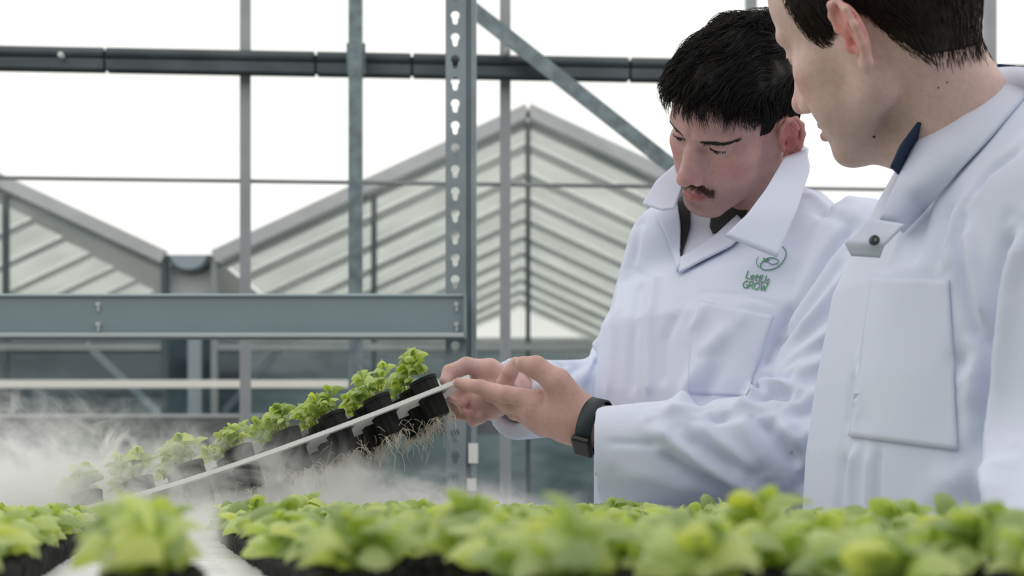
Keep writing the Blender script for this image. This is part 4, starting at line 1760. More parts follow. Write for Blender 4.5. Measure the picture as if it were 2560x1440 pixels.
CV1, CQ1 = surface(coat1, (-0.06, 1.62, 0.50), (0.62, 2.34, 1.57), 0.0042, 2)
cast1 = Caster(CV1, CQ1)
N1 = normals(CV1, CQ1)
CV1 = wrinkle(CV1, N1, 0.0020, 24, 21, (1, 1, 0.4))
FOLDS1 = [
    # elbow of the near sleeve
    ([(1868, 1010), (1885, 985), (1925, 968), (1985, 975)], 7, 8), ([(1895, 1000), (1935, 985), (1990, 990)], -7, 6),
    ([(1905, 960), (1950, 945), (1995, 935)], -4, 6),
    ([(1640, 1030), (1700, 1022), (1745, 1032)], 4, 9), ([(1770, 1022), (1790, 1045), (1840, 1040)], -5, 7), ([(1815, 1018), (1850, 1012), (1880, 1025)], 4, 8),
    ([(1840, 1040), (1870, 1090), (1900, 1140), (1920, 1175)], 5, 8), ([(1900, 1040), (1940, 1090), (1985, 1150), (2000, 1180)], -8, 8),
    ([(1935, 1050), (1985, 1100), (2020, 1135)], 6, 9), ([(1990, 1080), (2040, 1085), (2065, 1060)], 6, 9), ([(1960, 1020), (2010, 1030), (2060, 1010)], -5, 9),
    ([(1620, 1060), (1680, 1110), (1760, 1165), (1850, 1210), (1960, 1258)], 6, 11), ([(1640, 1120), (1720, 1180), (1820, 1235), (1920, 1262)], -6, 11),
    ([(1730, 1050), (1790, 1100), (1860, 1150), (1900, 1185)], 4, 9), ([(1700, 1080), (1780, 1140), (1860, 1190)], -4, 9),
    ([(2000, 1255), (2050, 1215), (2085, 1170)], 6, 9), ([(1990, 1235), (2040, 1180), (2075, 1130)], -6, 9),
    ([(1510, 1105), (1600, 1108), (1680, 1112)], -1.6, 5), ([(1530, 1180), (1640, 1200), (1760, 1240)], 3, 13),
    # upper arm, pulled towards the elbow
    ([(2150, 640), (2060, 760), (1985, 850)], 5, 11), ([(2120, 640), (2040, 740), (1965, 840), (1930, 890)], -4, 9),
    ([(2170, 760), (2060, 850), (1960, 925)], 5, 12), ([(2160, 700), (2050, 800), (1960, 885)], -4, 10), ([(2120, 880), (2040, 915), (1960, 950)], 4, 11),
    ([(2110, 850), (2030, 880), (1955, 920)], -4, 9), ([(2100, 960), (2050, 985), (1995, 990)], 4, 10),
    # seam of arm and chest
    ([(2130, 560), (2060, 640), (2010, 720), (1965, 800), (1930, 870), (1905, 930)], -7, 7),
    # front of the coat
    ([(1765, 890), (1735, 950), (1700, 1020)], 6, 13), ([(1835, 800), (1790, 860), (1755, 900)], 5, 11), ([(1800, 900), (1770, 960), (1740, 1015)], -5, 12),
    ([(1640, 690), (1625, 800), (1620, 1000)], 3, 8), ([(1600, 700), (1580, 850), (1572, 1000)], -3, 9), ([(1560, 680), (1540, 820), (1530, 1000)], 3, 9),
    ([(1700, 760), (1660, 850), (1650, 980)], -3, 10), ([(1535, 660), (1600, 680), (1660, 690)], -1.5, 4), ([(1750, 725), (1850, 735), (1950, 765)], -1.5, 4),
    ([(1770, 745), (1745, 800), (1720, 840)], 3, 8), ([(1860, 770), (1850, 830)], 2.5, 8),
    # shoulders and far sleeve
    ([(2030, 450), (2080, 480), (2140, 520)], 3, 10), ([(2040, 520), (2100, 545), (2150, 590)], -4, 9), ([(2010, 480), (2060, 510), (2110, 550)], 3, 9),
    ([(1570, 540), (1560, 600), (1545, 680)], 4, 9), ([(1600, 540), (1590, 610), (1580, 680)], -3, 9),
    ([(1480, 840), (1430, 880), (1400, 910)], -5, 9), ([(1440, 860), (1400, 880), (1350, 895)], 4, 9), ([(1500, 860), (1480, 920), (1440, 960)], 5, 10), ([(1470, 880), (1440, 920), (1400, 960)], -4, 9),
    ([(1400, 950), (1360, 960), (1330, 980)], 3, 8), ([(1500, 1300), (1560, 1290), (1900, 1285)], -6, 16),
]
CV1 = crease(CV1, N1, cast1, FOLDS1, 1.95)
coat_o1 = link('coat', np_mesh('coat', CV1, CQ1), CLOTH, man1)
cast1b = Caster(CV1, CQ1)

# ------------------------------------------------------------------ man watching
S2, F2 = (0.30, -0.954), (-0.954, -0.30)
SH2L, EL2L, WR2L = Pn(2690, 520, 1.30), Pn(2690, 1180, 1.26), Pn(2560, 1560, 1.12)
SH2R, EL2R, WR2R = V3(0.475, 1.60, 1.32), V3(0.485, 1.62, 1.08), V3(0.485, 1.60, 0.85)
T2 = [(0.50, 0.52, 1.46, 0.235, 0.205), (0.90, 0.495, 1.455, 0.215, 0.175), (1.03, 0.480, 1.45, 0.205, 0.158), (1.10, 0.480, 1.45, 0.203, 0.154), (1.17, 0.484, 1.45, 0.200, 0.148),
      (1.27, 0.492, 1.45, 0.198, 0.135), (1.33, 0.497, 1.45, 0.185, 0.110), (1.39, 0.503, 1.45, 0.140, 0.085), (1.44, 0.505, 1.45, 0.085, 0.072)]


def coat2(p):
    d = loft(p, T2, S2, F2)
    d = smin(d, cap(p, SH2L + V3(0, 0.02, 0), NECK2 + V3(0.03, -0.01, -0.02), 0.072, 0.070), 0.045)
    d = smin(d, cap(p, SH2R, NECK2 + V3(0.02, 0.02, -0.02), 0.068, 0.070), 0.045)
    d = smin(d, sleeve(p, SH2R, EL2R, WR2R, (0.070, 0.062, 0.060, 0.055)), 0.02)
    d = smin(d, sleeve(p, SH2L, EL2L, WR2L, (0.080, 0.074, 0.072, 0.062)), 0.008)
    return d


CV2, CQ2 = surface(coat2, (0.16, 1.02, 0.48), (0.80, 1.80, 1.53), 0.0042, 2)
cast2 = Caster(CV2, CQ2)
N2 = normals(CV2, CQ2)
CV2 = wrinkle(CV2, N2, 0.0022, 22, 31, (1, 1, 0.3))
FOLDS2 = [
    ([(2558, 372), (2480, 430), (2415, 525), (2396, 620), (2418, 740), (2446, 830), (2485, 880)], -5, 6),
    ([(2470, 450), (2400, 540), (2375, 620), (2372, 690)], 4, 9), ([(2380, 500), (2355, 620), (2350, 690)], -4, 9), ([(2420, 560), (2440, 700), (2470, 820)], 4, 8),
    ([(2530, 560), (2500, 700), (2480, 900), (2462, 1100), (2450, 1330)], -9, 9), ([(2560, 560), (2525, 720), (2505, 900), (2490, 1100), (2475, 1330)], 5, 12),
    ([(2420, 850), (2400, 900), (2405, 960)], -4, 9), ([(2440, 880), (2430, 960), (2440, 1040)], 4, 10), ([(2300, 470), (2260, 600), (2230, 680)], 3, 10), ([(2330, 480), (2300, 600), (2290, 680)], -3, 9),
    ([(2150, 1100), (2135, 1200), (2130, 1330)], 4, 8), ([(2110, 1120), (2100, 1220), (2090, 1330)], -3, 8), ([(2205, 1110), (2200, 1220), (2195, 1340)], -3.5, 6), ([(2185, 1110), (2180, 1220), (2172, 1340)], 3, 8),
    ([(2420, 1120), (2380, 1200), (2330, 1280)], 4, 16), ([(2410, 1180), (2430, 1260), (2430, 1340)], -5, 14),
    ([(2150, 900), (2160, 1000), (2140, 1080)], 2.5, 8), ([(2130, 920), (2125, 1000), (2118, 1080)], -2.5, 6),
    ([(2540, 1130), (2500, 1200), (2490, 1290)], 5, 12),
]
CV2 = crease(CV2, N2, cast2, FOLDS2, 1.42)
coat_o2 = link('coat', np_mesh('coat', CV2, CQ2), CLOTH, man2)
cast2b = Caster(CV2, CQ2)

# ------------------------------------------------------------------ bodies under the coats, trousers and shoes
TROU = mat('dark_trousers', (0.03, 0.035, 0.045), 0.85)
SHOE = mat('black_shoe', (0.012, 0.012, 0.013), 0.5)


def under_body(rows, s, f, neck, arms, body, tone, root, lo, hi):
    thin = [(z, cx, cy, a * 0.80, b * 0.78) for z, cx, cy, a, b in rows if z < 1.42]

    def fn(p):
        d = loft(p, thin, s, f)
        for sh, el, wr in arms:
            d = smin(d, smin(cap(p, sh + V3(0, 0, -0.02), el, 0.038, 0.036), cap(p, el, wr, 0.038, 0.027), 0.02), 0.03)
            d = smin(d, cap(p, sh + V3(0, 0, -0.03), neck + V3(0, 0, -0.05), 0.034, 0.034), 0.03)
        return d
    v, q = surface(fn, lo, hi, 0.011, 2)
    body.append((v, q, np.tile(np.asarray(tone), (len(v), 1))))
    cx, cy = rows[0][1], rows[0][2]
    hips = [V3(cx - s[0] * 0.09, cy - s[1] * 0.09, 0.85), V3(cx + s[0] * 0.09, cy + s[1] * 0.09, 0.85)]
    feet = [V3(h[0], h[1], 0.09) for h in hips]

    def tr(p):
        d = None
        for h, g in zip(hips, feet):
            kn = (h + g) / 2 + V3(f[0] * 0.015, f[1] * 0.015, 0)
            e = smin(cap(p, h, kn, 0.088, 0.066), cap(p, kn, g, 0.066, 0.056), 0.02)
            d = e if d is None else smin(d, e, 0.02)
        return np.maximum(d, 0.07 - p[:, 2])
    v, q = surface(tr, (cx - 0.3, cy - 0.3, 0.05), (cx + 0.3, cy + 0.3, 0.98), 0.012, 2)
    link('trousers', np_mesh('trousers', v, q), TROU, root)
    for g in feet:
        c = V3(g[0], g[1], 0)

        def sh_(p):
            d = cap(p, c + V3(-f[0] * 0.03, -f[1] * 0.03, 0.045), c + V3(f[0] * 0.15, f[1] * 0.15, 0.032), 0.045, 0.036)
            d = smin(d, cap(p, c + V3(0, 0, 0.05), c + V3(0, 0, 0.10), 0.045, 0.045), 0.02)
            return np.maximum(d, 0.001 - p[:, 2])
        v, q = surface(sh_, c + V3(-0.25, -0.25, -0.02), c + V3(0.25, 0.25, 0.17), 0.010, 1)
        link('shoe', np_mesh('shoe', v, q), SHOE, root)


under_body(T1, S1, F1, NECK1, [(SH1L, EL1L, Pn(1478, 1062, 1.815)), (SH1R, EL1R, Pn(1300, 985, 2.0))], BODY1, (0.62, 0.385, 0.36), man1, (-0.06, 1.66, 0.55), (0.56, 2.3, 1.5))
under_body(T2, S2, F2, NECK2, [(SH2L, EL2L, WR2L), (SH2R, EL2R, WR2R)], BODY2, (0.70, 0.48, 0.43), man2, (0.2, 1.05, 0.55), (0.75, 1.76, 1.48))


# ------------------------------------------------------------------ hands
def hand(fn, lo, hi, nails, parent_parts, base):
    v, q = surface(fn, lo, hi, 0.0015, 1)
    n = normals(v, q)
    col = np.tile(np.asarray(base, float), (len(v), 1))
    r = clump_noise(v, 90, 4)[:, 0:1]
    col = col * (1 + 0.06 * r)
    for c, rr, cc, am in nails:
        d = np.linalg.norm(v - c, axis=1)
        w = am * (1 - sstep(d, rr * 0.55, rr * 1.1))[:, None]
        col = col * (1 - w) + np.asarray(cc) * w
    parent_parts.append((v, q, col))


def fingers(p, lines, k=0.004):
    d = None
    for pts, rad in lines:
        e = chain(p, pts, rad, 0.004)
        d = e if d is None else smin(d, e, k)
    return d


def bx(lines, m=0.03):
    a = np.concatenate([np.array(l[0]) for l in lines])
    return a.min(0) - m, a.max(0) + m


# near hand: back towards the camera, thumb up, fingers under the tray
WRL = Pn(1478, 1062, 1.815)
HL = [
    ([Pn(1352, 1003, 1.838), Pn(1266, 986, 1.862), Pn(1200, 968, 1.888), Pn(1148, 958, 1.912)], [0.0135, 0.0112, 0.0098, 0.0078]),
    ([Pn(1336, 1024, 1.848), Pn(1270, 1010, 1.892), Pn(1226, 986, 1.930), Pn(1196, 970, 1.955)], [0.0135, 0.0110, 0.0096, 0.0078]),
    ([Pn(1338, 1046, 1.862), Pn(1287, 1030, 1.905), Pn(1256, 1008, 1.940), Pn(1232, 990, 1.962)], [0.0130, 0.0105, 0.0092, 0.0076]),
    ([Pn(1358, 1064, 1.874), Pn(1318, 1047, 1.912), Pn(1292, 1030, 1.940), Pn(1272, 1014, 1.957)], [0.0120, 0.0094, 0.0082, 0.0068]),
]
THL = ([Pn(1438, 1022, 1.820), Pn(1394, 956, 1.812), Pn(1340, 918, 1.820), Pn(1308, 911, 1.828)], [0.0200, 0.0158, 0.0140, 0.0108])


def hand_l(p):
    palm = None
    for pts, rad in HL:
        e = cap(p, WRL * 0.75 + pts[0] * 0.25, pts[0], 0.021, rad[0] + 0.0015)
        palm = e if palm is None else smin(palm, e, 0.016)
    palm = smin(palm, cap(p, WRL + (WRL - HL[1][0][0]) * 0.5, WRL * 0.6 + HL[1][0][0] * 0.4, 0.0275, 0.029), 0.014)
    palm = smin(palm, cap(p, WRL * 0.7 + THL[0][0] * 0.3, THL[0][1], 0.022, 0.0155), 0.016)
    d = smin(palm, fingers(p, HL, 0.0035), 0.008)
    # knuckles
    for pts, rad in HL[:3]:
        d = smin(d, ell(p, pts[0] + V3(0.002, -0.004, 0.002), (0.010, 0.010, 0.010)), 0.008)
    return smin(d, chain(p, *THL, 0.005), 0.009)


redn = (0.60, 0.30, 0.27)
nailc = (0.68, 0.45, 0.42)
marks = [(HL[0][0][3], 0.012, redn, 0.5), (HL[1][0][3], 0.012, redn, 0.5), (THL[0][3], 0.012, (0.64, 0.44, 0.38), 0.6), (HL[0][0][0], 0.014, redn, 0.35), (HL[1][0][0], 0.014, redn, 0.4),
         (THL[0][1], 0.016, redn, 0.3), (HL[0][0][1], 0.010, redn, 0.25)]
lo, hi = bx(HL + [THL, ([WRL, WRL + (WRL - HL[1][0][0]) * 0.5], [0, 0])])
hand(hand_l, lo, hi, marks, BODY1, (0.60, 0.365, 0.325))

# far hand: grips the end of the tray, palm this way
WRR = Pn(1302, 985, 2.005)
HR = [
    ([Pn(1225, 925, 1.992), Pn(1166, 914, 1.990), Pn(1124, 930, 1.982), Pn(1113, 952, 1.972)], [0.0135, 0.0115, 0.0100, 0.0082]),
    ([Pn(1220, 952, 2.000), Pn(1145, 968, 2.010), Pn(1127, 1000, 2.000), Pn(1145, 1018, 1.985)], [0.0135, 0.0115, 0.0100, 0.0085]),
    ([Pn(1222, 980, 2.000), Pn(1156, 1006, 2.005), Pn(1146, 1032, 1.992), Pn(1168, 1040, 1.978)], [0.0130, 0.0110, 0.0098, 0.0082]),
    ([Pn(1236, 1005, 1.995), Pn(1188, 1032, 1.998), Pn(1184, 1050, 1.985), Pn(1204, 1046, 1.972)], [0.0120, 0.0098, 0.0088, 0.0074]),
]
THR = ([Pn(1275, 985, 1.972), Pn(1262, 962, 1.952), Pn(1276, 930, 1.940), Pn(1290, 906, 1.935)], [0.0165, 0.0120, 0.0100, 0.0078])


def hand_r(p):
    palm = None
    for pts, rad in HR:
        e = cap(p, WRR * 0.7 + pts[0] * 0.3, pts[0], 0.020, rad[0] + 0.002)
        palm = e if palm is None else smin(palm, e, 0.018)
    palm = smin(palm, cap(p, WRR + (WRR - HR[1][0][0]) * 0.5, WRR, 0.0275, 0.0275), 0.014)
    palm = smin(palm, ell(p, Pn(1222, 1008, 1.985), (0.026, 0.018, 0.024)), 0.014)
    d = smin(palm, fingers(p, HR, 0.003), 0.008)
    return smin(d, chain(p, *THR, 0.005), 0.008)


marks = [(HR[0][0][2], 0.016, redn, 0.5), (HR[1][0][3], 0.016, redn, 0.4), (HR[2][0][3], 0.016, redn, 0.4), (THR[0][3], 0.010, nailc, 0.6), (THR[0][2], 0.012, redn, 0.4)]
lo, hi = bx(HR + [THR, ([WRR, WRR + (WRR - HR[1][0][0]) * 0.5], [0, 0])])
hand(hand_r, lo, hi, marks, BODY1, (0.66, 0.43, 0.40))

# wristwatch on the near wrist
watch = empty('wristwatch', WRL)
watch.parent = man1
watch.matrix_basis = WORLD_INV(man1) @ Matrix.Translation(Vector(WRL))
ax_ = Vector(WRL - HL[1][0][0]).normalized()
wc = Vector(WRL) + ax_ * 0.004
up_ = Vector((0, 0, 1))
sx = ax_.cross(up_).normalized()
uz = sx.cross(ax_).normalized()
b = MB()
rings = []
for w, rr in ((-0.011, 0.0325), (-0.010, 0.0345), (0.010, 0.0350), (0.011, 0.0330)):
    rings.append([b.bm.verts.new(wc + ax_ * w + sx * (rr * math.cos(2 * math.pi * k / 40)) + uz * (rr * 1.02 * math.sin(2 * math.pi * k / 40))) for k in range(40)])
for r0_, r1_ in zip(rings[:-1], rings[1:]):
    for k in range(40):
        b.bm.faces.new((r0_[k], r0_[(k + 1) % 40], r1_[(k + 1) % 40], r1_[k]))
b.build('strap', mat('blue_black_strap', (0.014, 0.022, 0.030), 0.55), watch, smooth=True)
R_ = Matrix((ax_, (sx * -0.55 - uz * 0.83).normalized(), ax_.cross((sx * -0.55 - uz * 0.83).normalized()))).transposed()
nrm = (sx * 0.62 - uz * 0.78).normalized()
if nrm.y > 0:
    nrm = (sx * -0.62 - uz * 0.78).normalized()
tz = ax_.cross(nrm).normalized()
R_ = Matrix((ax_, tz, nrm)).transposed()
MB().box(wc + nrm * 0.036, (0.026, 0.034, 0.010), R_).build('case', mat('black_case', (0.006, 0.006, 0.007), 0.3), watch, 0.004, 3)
MB().box(wc + nrm * 0.034 + tz * 0.0185, (0.0235, 0.0012, 0.004), R_).build('trim', mat('steel_trim', (0.6, 0.62, 0.64), 0.25, 0.9), watch)
# ------------------------------------------------------------------ collars, shirts, pockets, buttons, badge
TEE = mat('white_tee', (0.66, 0.69, 0.80), 0.85, spec=0.15)
DARKJ = mat('charcoal_jacket', (0.016, 0.018, 0.019), 0.8, var=0.3, vscale=200)
NAVY = mat('navy_shirt', (0.010, 0.032, 0.085), 0.8, var=0.25, vscale=300)
# man holding the tray: what shows in the neck of his coat
patch('tee_shirt', cast1b, [(1700, 520), (1706, 600), (1704, 656)], [(1900, 500), (1830, 560), (1712, 656)], 0.003, TEE, man1, fallback=2.12)
patch('jacket', cast1b, [(1686, 505), (1694, 580), (1703, 656)], [(1722, 500), (1726, 570), (1706, 656)], 0.006, DARKJ, man1, fallback=2.12)
patch('jacket', cast1b, [(1800, 520), (1782, 545), (1778, 575), (1786, 592)], [(1900, 470), (1890, 500), (1868, 545), (1830, 580)], 0.007, DARKJ, man1, fallback=2.12)
# turned-down collar, near side and far side
patch('collar', cast1b, [(1962, 392, 1.905), (1915, 472, 1.845), (1868, 535, 1.815), (1812, 588, 1.80)], [(2016, 372, 1.93), (2026, 420, 1.88), (1992, 530, 1.825), (1944, 642, 1.80)],
      0, CLOTH, coat_o1, 16, 20, 0.003)
patch('collar', cast1b, [(1985, 345, 1.985), (1965, 395, 1.92)], [(2022, 372, 1.975), (2018, 400, 1.915)], 0, CLOTH, coat_o1, 8, 8, 0.003)
patch('collar', cast1b, [(1690, 408, 2.02), (1640, 452, 2.0), (1606, 508, 1.975)], [(1704, 470, 1.97), (1686, 520, 1.945), (1655, 522, 1.945)], 0, CLOTH, coat_o1, 12, 14, 0.003)
patch('lapel', cast1b, [(1640, 540), (1672, 600), (1690, 650), (1698, 690)], [(1690, 500), (1700, 560), (1704, 620), (1706, 672)], 0.008, CLOTH, coat_o1, 10, 14, 0.003, fallback=1.9)
patch('lapel', cast1b, [(1850, 545), (1790, 600), (1740, 636), (1704, 656)], [(1880, 580), (1830, 625), (1760, 660), (1704, 690)], 0.008, CLOTH, coat_o1, 10, 16, 0.003, fallback=1.86)
# chest pocket
patch('pocket', cast1b, [(1752, 752), (1740, 800), (1728, 860), (1722, 920), (1724, 985)], [(1934, 790), (1915, 850), (1900, 900), (1880, 950), (1866, 990)], 0.0014, CLOTH, coat_o1, 18, 22, 0.0012, fallback=1.8)
# navy shirt collar and coat collar of the watching man
patch('shirt_collar', cast2b, [(2338, 258, 1.385), (2300, 310, 1.375), (2258, 365, 1.37), (2234, 420, 1.37)], [(2380, 240, 1.415), (2340, 320, 1.40), (2300, 385, 1.395), (2252, 440, 1.39)], 0, NAVY, man2, 8, 14, 0.004)
patch('shirt_collar', cast2b, [(2452, 172, 1.46), (2500, 160, 1.47), (2530, 166, 1.45)], [(2452, 200, 1.46), (2500, 200, 1.47), (2540, 200, 1.45)], 0, NAVY, man2, 6, 10, 0.004)
patch('collar', cast2b, [(2462, 172, 1.47), (2400, 212, 1.44), (2340, 275, 1.405), (2290, 350, 1.385), (2246, 440, 1.372), (2200, 545, 1.355)],
      [(2610, 190), (2560, 250), (2480, 350), (2400, 440), (2330, 520), (2262, 590)], 0.004, CLOTH, coat_o2, 18, 26, 0.003, 1.34, 0.012)
patch('lapel', cast2b, [(2170, 545, 1.318), (2140, 580, 1.315), (2110, 606, 1.312), (2128, 640, 1.314)], [(2262, 560, 1.306), (2236, 585, 1.303), (2212, 612, 1.302), (2200, 645, 1.308)], 0, CLOTH, coat_o2, 12, 12, 0.003)
patch('pocket', cast2b, [(2184, 690), (2168, 800), (2148, 950), (2127, 1092)], [(2374, 701), (2382, 830), (2390, 980), (2396, 1127)], 0.003, CLOTH, coat_o2, 20, 26, 0.0018, fallback=1.34)
snap = mat('dark_snap', (0.09, 0.10, 0.10), 0.35, 0.6)
c = P(2187, 600, 1.2985)
b = MB()
b.tube([c + Vector((0, 0.003, 0)), c + Vector((0, 0.0, 0)), c + Vector((0, -0.0012, 0))], [0.0048, 0.0048, 0.0035], 18)
bo = b.build('snap_button', snap, coat_o2)
MB().tube([c + Vector((0, -0.001, 0)), c + Vector((0, -0.0022, 0))], [0.0020, 0.0016], 12).build('snap_button', mat('snap_core', (0.4, 0.42, 0.42), 0.3, 0.7), coat_o2)
# moles on his jaw and neck
mole = mat('mole', (0.10, 0.045, 0.035), 0.6)
castH2 = Caster(BODY2[0][0], BODY2[0][1])
for (px, py, r_) in ((2185, 342, 0.0016), (2346, 219, 0.0009), (2368, 206, 0.0008), (2300, 60, 0.0009)):
    uvsphere(castH2.hit(px, py, 0, 1.34)[0], r_, 6).build('mole', mole, man2, smooth=True)

# printed badge on the coat: ring with a leaf and two lines of writing
GREEN = mat('green_print', (0.10, 0.29, 0.17), 0.8)


def print_on(name, polys, caster, parent, off, width=None):
    """flat print laid on the cloth: polys are (px,py) triangles or quads"""
    V, Fc = [], []
    for poly in polys:
        k = len(V)
        for x, y in poly:
            V.append(tuple(caster.hit(x, y, off, 1.85)[0]))
        Fc.append(tuple(range(k, k + len(poly))))
    me = mesh_from(V, Fc, name)
    return link(name, me, GREEN, parent)


def stroke_polys(pts, w):
    out = []
    for (x0, y0), (x1, y1) in zip(pts[:-1], pts[1:]):
        l = math.hypot(x1 - x0, y1 - y0) + 1e-6
        nx, ny = -(y1 - y0) / l * w / 2, (x1 - x0) / l * w / 2
        ex, ey = (x1 - x0) / l * w * 0.25, (y1 - y0) / l * w * 0.25
        out.append([(x0 - ex + nx, y0 - ey + ny), (x1 + ex + nx, y1 + ey + ny), (x1 + ex - nx, y1 + ey - ny), (x0 - ex - nx, y0 - ey - ny)])
    return out


def smooth_line(pts, n=6):
    out = []
    for i in range(len(pts) - 1):
        p0, p1 = pts[i], pts[i + 1]
        pm, pn = pts[max(0, i - 1)], pts[min(len(pts) - 1, i + 2)]
        for k in range(n):
            t = k / n
            t2, t3 = t * t, t * t * t
            out.append(tuple(0.5 * (2 * p0[j] + (p1[j] - pm[j]) * t + (2 * pm[j] - 5 * p0[j] + 4 * p1[j] - pn[j]) * t2 + (3 * p0[j] - pm[j] - 3 * p1[j] + pn[j]) * t3) for j in (0, 1)))
    out.append(pts[-1])
    return out


def zc(x, y):        # from the close-up of the badge to the photograph
    return 1780 + x * 320.0 / 1646, 580 + y * 280.0 / 1440


ring = [(835, 180), (900, 195), (950, 250), (955, 310), (925, 380), (870, 440), (790, 485), (700, 498), (645, 485), (625, 445), (650, 395), (690, 372)]
leafl = [(690, 365), (740, 345), (810, 350), (858, 380), (840, 412), (780, 425), (730, 405), (700, 375)]
arc = [(595, 330), (578, 370), (580, 420), (605, 465)]
pol = []
for line, w in ((ring, 2.6), (leafl, 2.2), (arc, 1.6), ([(668, 350), (700, 380), (730, 360)], 4.0), ([(680, 385), (715, 352)], 3.5)):
    pol += stroke_polys([zc(*p) for p in smooth_line(line)], w)
print_on('emblem', pol, cast1b, coat_o1, 0.0016)

GLYPH = {   # strokes in a unit box, y down
    'L': [[(0, 0), (0, 1), (0.55, 1)]],
    'e': [[(0.05, 0.68), (0.5, 0.68), (0.5, 0.5), (0.28, 0.38), (0.05, 0.55), (0.05, 0.8), (0.25, 1), (0.5, 0.93)]],
    't': [[(0.22, 0.12), (0.22, 0.85), (0.32, 1), (0.46, 0.97)], [(0.02, 0.4), (0.46, 0.4)]],
    'U': [[(0, 0), (0, 0.75), (0.2, 1), (0.42, 1), (0.6, 0.75), (0.6, 0)]],
    's': [[(0.46, 0.47), (0.25, 0.38), (0.06, 0.5), (0.25, 0.68), (0.45, 0.82), (0.25, 1), (0.02, 0.93)]],
    'G': [[(0.62, 0.15), (0.35, 0), (0.08, 0.2), (0, 0.5), (0.1, 0.85), (0.35, 1), (0.62, 0.88), (0.62, 0.55), (0.38, 0.55)]],
    'R': [[(0, 1), (0, 0), (0.35, 0), (0.52, 0.2), (0.36, 0.48), (0, 0.5)], [(0.3, 0.5), (0.56, 1)]],
    'O': [[(0.35, 0), (0.08, 0.18), (0, 0.5), (0.08, 0.82), (0.35, 1), (0.62, 0.82), (0.7, 0.5), (0.62, 0.18), (0.35, 0)]],
    'W': [[(0, 0), (0.2, 1), (0.42, 0.25), (0.64, 1), (0.86, 0)]],
}
ADV = {'L': 0.62, 'e': 0.62, 't': 0.50, 'U': 0.76, 's': 0.56, 'G': 0.80, 'R': 0.68, 'O': 0.84, 'W': 0.92}


def write(text, origin, ux, uy):
    """ux, uy: picture steps of one unit across and down"""
    out, x = [], 0.0
    for ch in text:
        for st in GLYPH[ch]:
            pts = [(origin[0] + (x + a) * ux[0] + b_ * uy[0], origin[1] + (x + a) * ux[1] + b_ * uy[1]) for a, b_ in st]
            out += stroke_polys(pts, 2.7)
        x += ADV[ch]
    return out


o0 = zc(470, 510)
o1 = zc(420, 632)
tw = sum(ADV[c_] for c_ in 'LettUs')
e0 = zc(765, 590)
print_on('lettering', write('LettUs', o0, ((e0[0] - o0[0]) / tw, (e0[1] - o0[1]) / tw), ((zc(440, 600)[0] - o0[0]), 17.5)), cast1b, coat_o1, 0.0016)
tw = sum(ADV[c_] for c_ in 'GROW')
e1 = zc(728, 680)
print_on('lettering', write('GROW', o1, ((e1[0] - o1[0]) / tw, (e1[1] - o1[1]) / tw), (-5.0, 17.5)), cast1b, coat_o1, 0.0016)
def finish_body(root, parts):
    vs, qs, cs, n = [], [], [], 0
    for v_, q_, c_ in parts:
        vs.append(v_)
        qs.append(q_ + n)
        cs.append(c_)
        n += len(v_)
    link('body', np_mesh('body', np.concatenate(vs), np.concatenate(qs), np.concatenate(cs)), SKIN, root)


finish_body(man1, BODY1)
finish_body(man2, BODY2)
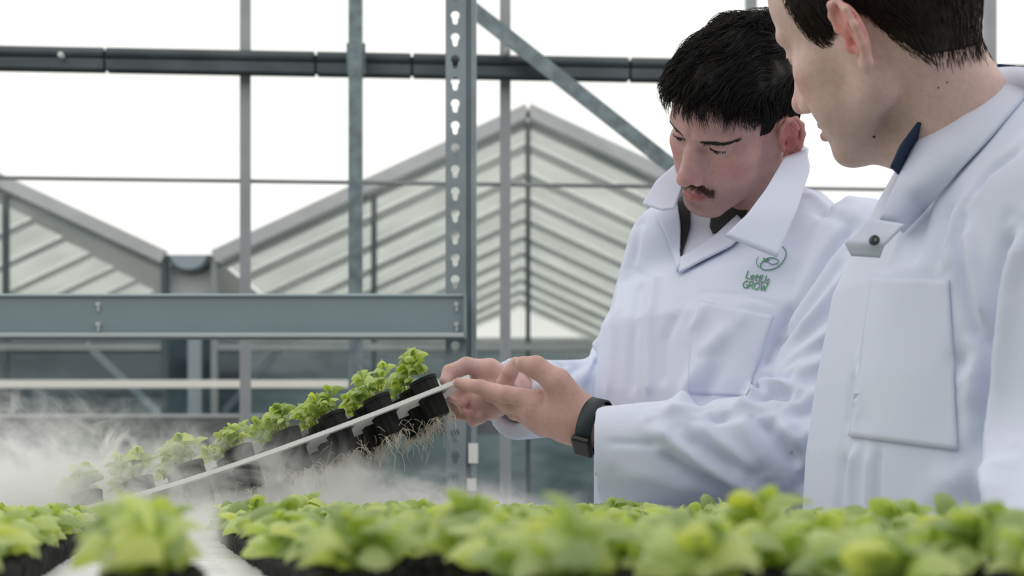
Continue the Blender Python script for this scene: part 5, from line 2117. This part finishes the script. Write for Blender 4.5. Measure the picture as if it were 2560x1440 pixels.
# ------------------------------------------------------------------ mist rising from the open channel
def mist():
    m = bpy.data.materials.new('mist')
    m.use_nodes = True
    nt = m.node_tree
    N, L = nt.nodes, nt.links
    N.remove(N['Principled BSDF'])
    pv = N.new('ShaderNodeVolumePrincipled')
    pv.inputs['Color'].default_value = (0.997, 0.998, 1.0, 1)
    pv.inputs['Anisotropy'].default_value = 0.2
    tc = N.new('ShaderNodeTexCoord')

    def math_(op, a, b=None, clamp=False):
        n = N.new('ShaderNodeMath')
        n.operation = op
        n.use_clamp = clamp
        for i, v in enumerate((a, b)):
            if v is None:
                continue
            if isinstance(v, (int, float)):
                n.inputs[i].default_value = v
            else:
                L.new(v, n.inputs[i])
        return n.outputs[0]

    def rng(v, a, b, c=0.0, d=1.0, kind='SMOOTHSTEP'):
        n = N.new('ShaderNodeMapRange')
        n.interpolation_type = kind
        n.inputs[1].default_value, n.inputs[2].default_value = a, b
        n.inputs[3].default_value, n.inputs[4].default_value = c, d
        L.new(v, n.inputs[0])
        return n.outputs[0]
    # curl the sampling place so the wisps roll over
    nz0 = N.new('ShaderNodeTexNoise')
    nz0.inputs['Scale'].default_value = 7.0
    nz0.inputs['Detail'].default_value = 2
    L.new(tc.outputs['Object'], nz0.inputs['Vector'])
    vs = N.new('ShaderNodeVectorMath')
    vs.operation = 'MULTIPLY_ADD'
    L.new(nz0.outputs['Color'], vs.inputs[0])
    vs.inputs[1].default_value = (0.22, 0.22, 0.22)
    L.new(tc.outputs['Object'], vs.inputs[2])
    nz = N.new('ShaderNodeTexNoise')
    nz.inputs['Scale'].default_value = 12.0
    nz.inputs['Detail'].default_value = 6
    nz.inputs['Roughness'].default_value = 0.66
    nz.inputs['Distortion'].default_value = 1.2
    L.new(vs.outputs[0], nz.inputs['Vector'])
    sp = N.new('ShaderNodeSeparateXYZ')
    L.new(tc.outputs['Object'], sp.inputs[0])
    x, y, z = sp.outputs
    # object space: x along the bench lane -0.5..0.5, z height 0..0.35
    hmax = rng(x, -0.62, 0.50, 0.36, 0.10, 'LINEAR')
    hn = math_('DIVIDE', z, hmax)
    low = rng(hn, 0.15, 1.05, 1.0, 0.0)
    ends = math_('MULTIPLY', rng(x, -0.78, -0.66), rng(x, 0.42, 0.66, 1.0, 0.0))
    dep = math_('MULTIPLY', rng(y, -0.24, -0.11), rng(y, 0.16, 0.30, 1.0, 0.0))
    thr = rng(hn, 0.05, 0.95, 0.33, 0.60, 'LINEAR')
    wis = math_('SUBTRACT', nz.outputs['Fac'], thr)
    wis = math_('MULTIPLY', wis, 7.0, True)
    wis = math_('POWER', wis, 1.5)
    den = math_('MULTIPLY', math_('MULTIPLY', wis, low), math_('MULTIPLY', ends, dep))
    den = math_('MULTIPLY', den, 29.0)
    L.new(den, pv.inputs['Density'])
    L.new(pv.outputs[0], N['Material Output'].inputs['Volume'])
    c = B(-0.02, 1.93, 1.0)
    o = MB().box((-0.12, 0.0, 0.19), (1.36, 0.60, 0.37)).build('mist', m)
    o.location = c
    o.rotation_euler = (0, 0, math.atan2(RU.y, RU.x))
    tag(o, 'white mist rolling up from the open channel under the lifted tray', 'mist', kind='stuff')


def lane_mist():
    """thin low mist drifting out along the open lane"""
    m = bpy.data.materials.new('lane_mist')
    m.use_nodes = True
    N, L = m.node_tree.nodes, m.node_tree.links
    N.remove(N['Principled BSDF'])
    pv = N.new('ShaderNodeVolumePrincipled')
    pv.inputs['Color'].default_value = (0.997, 0.998, 1.0, 1)
    tc = N.new('ShaderNodeTexCoord')
    sp = N.new('ShaderNodeSeparateXYZ')
    L.new(tc.outputs['Object'], sp.inputs[0])

    def rng(v, a, b, c, d):
        n = N.new('ShaderNodeMapRange')
        n.interpolation_type = 'SMOOTHSTEP'
        for i, x in enumerate((a, b, c, d)):
            n.inputs[i + 1].default_value = x
        L.new(v, n.inputs[0])
        return n.outputs[0]

    def mul(a, b):
        n = N.new('ShaderNodeMath')
        n.operation = 'MULTIPLY'
        for i, x in enumerate((a, b)):
            if isinstance(x, float):
                n.inputs[i].default_value = x
            else:
                L.new(x, n.inputs[i])
        return n.outputs[0]
    nz = N.new('ShaderNodeTexNoise')
    nz.inputs['Scale'].default_value = 16.0
    nz.inputs['Detail'].default_value = 3
    L.new(tc.outputs['Object'], nz.inputs['Vector'])
    den = mul(mul(rng(sp.outputs[1], -0.36, 0.30, 0.0, 1.0), rng(sp.outputs[2], 0.0, 0.062, 1.0, 0.0)), rng(nz.outputs['Fac'], 0.3, 0.7, 0.2, 1.0))
    L.new(mul(den, 16.0), pv.inputs['Density'])
    L.new(pv.outputs[0], N['Material Output'].inputs['Volume'])
    o = MB().box((0, 0, 0.033), (0.122, 0.66, 0.060)).build('mist', m)
    o.location = B(-0.004, 1.42, 1.0)
    o.rotation_euler = (0, 0, math.atan2(RU.y, RU.x))
    tag(o, 'thin low mist drifting out along the open lane between the pots', 'mist', kind='stuff')


mist()
lane_mist()
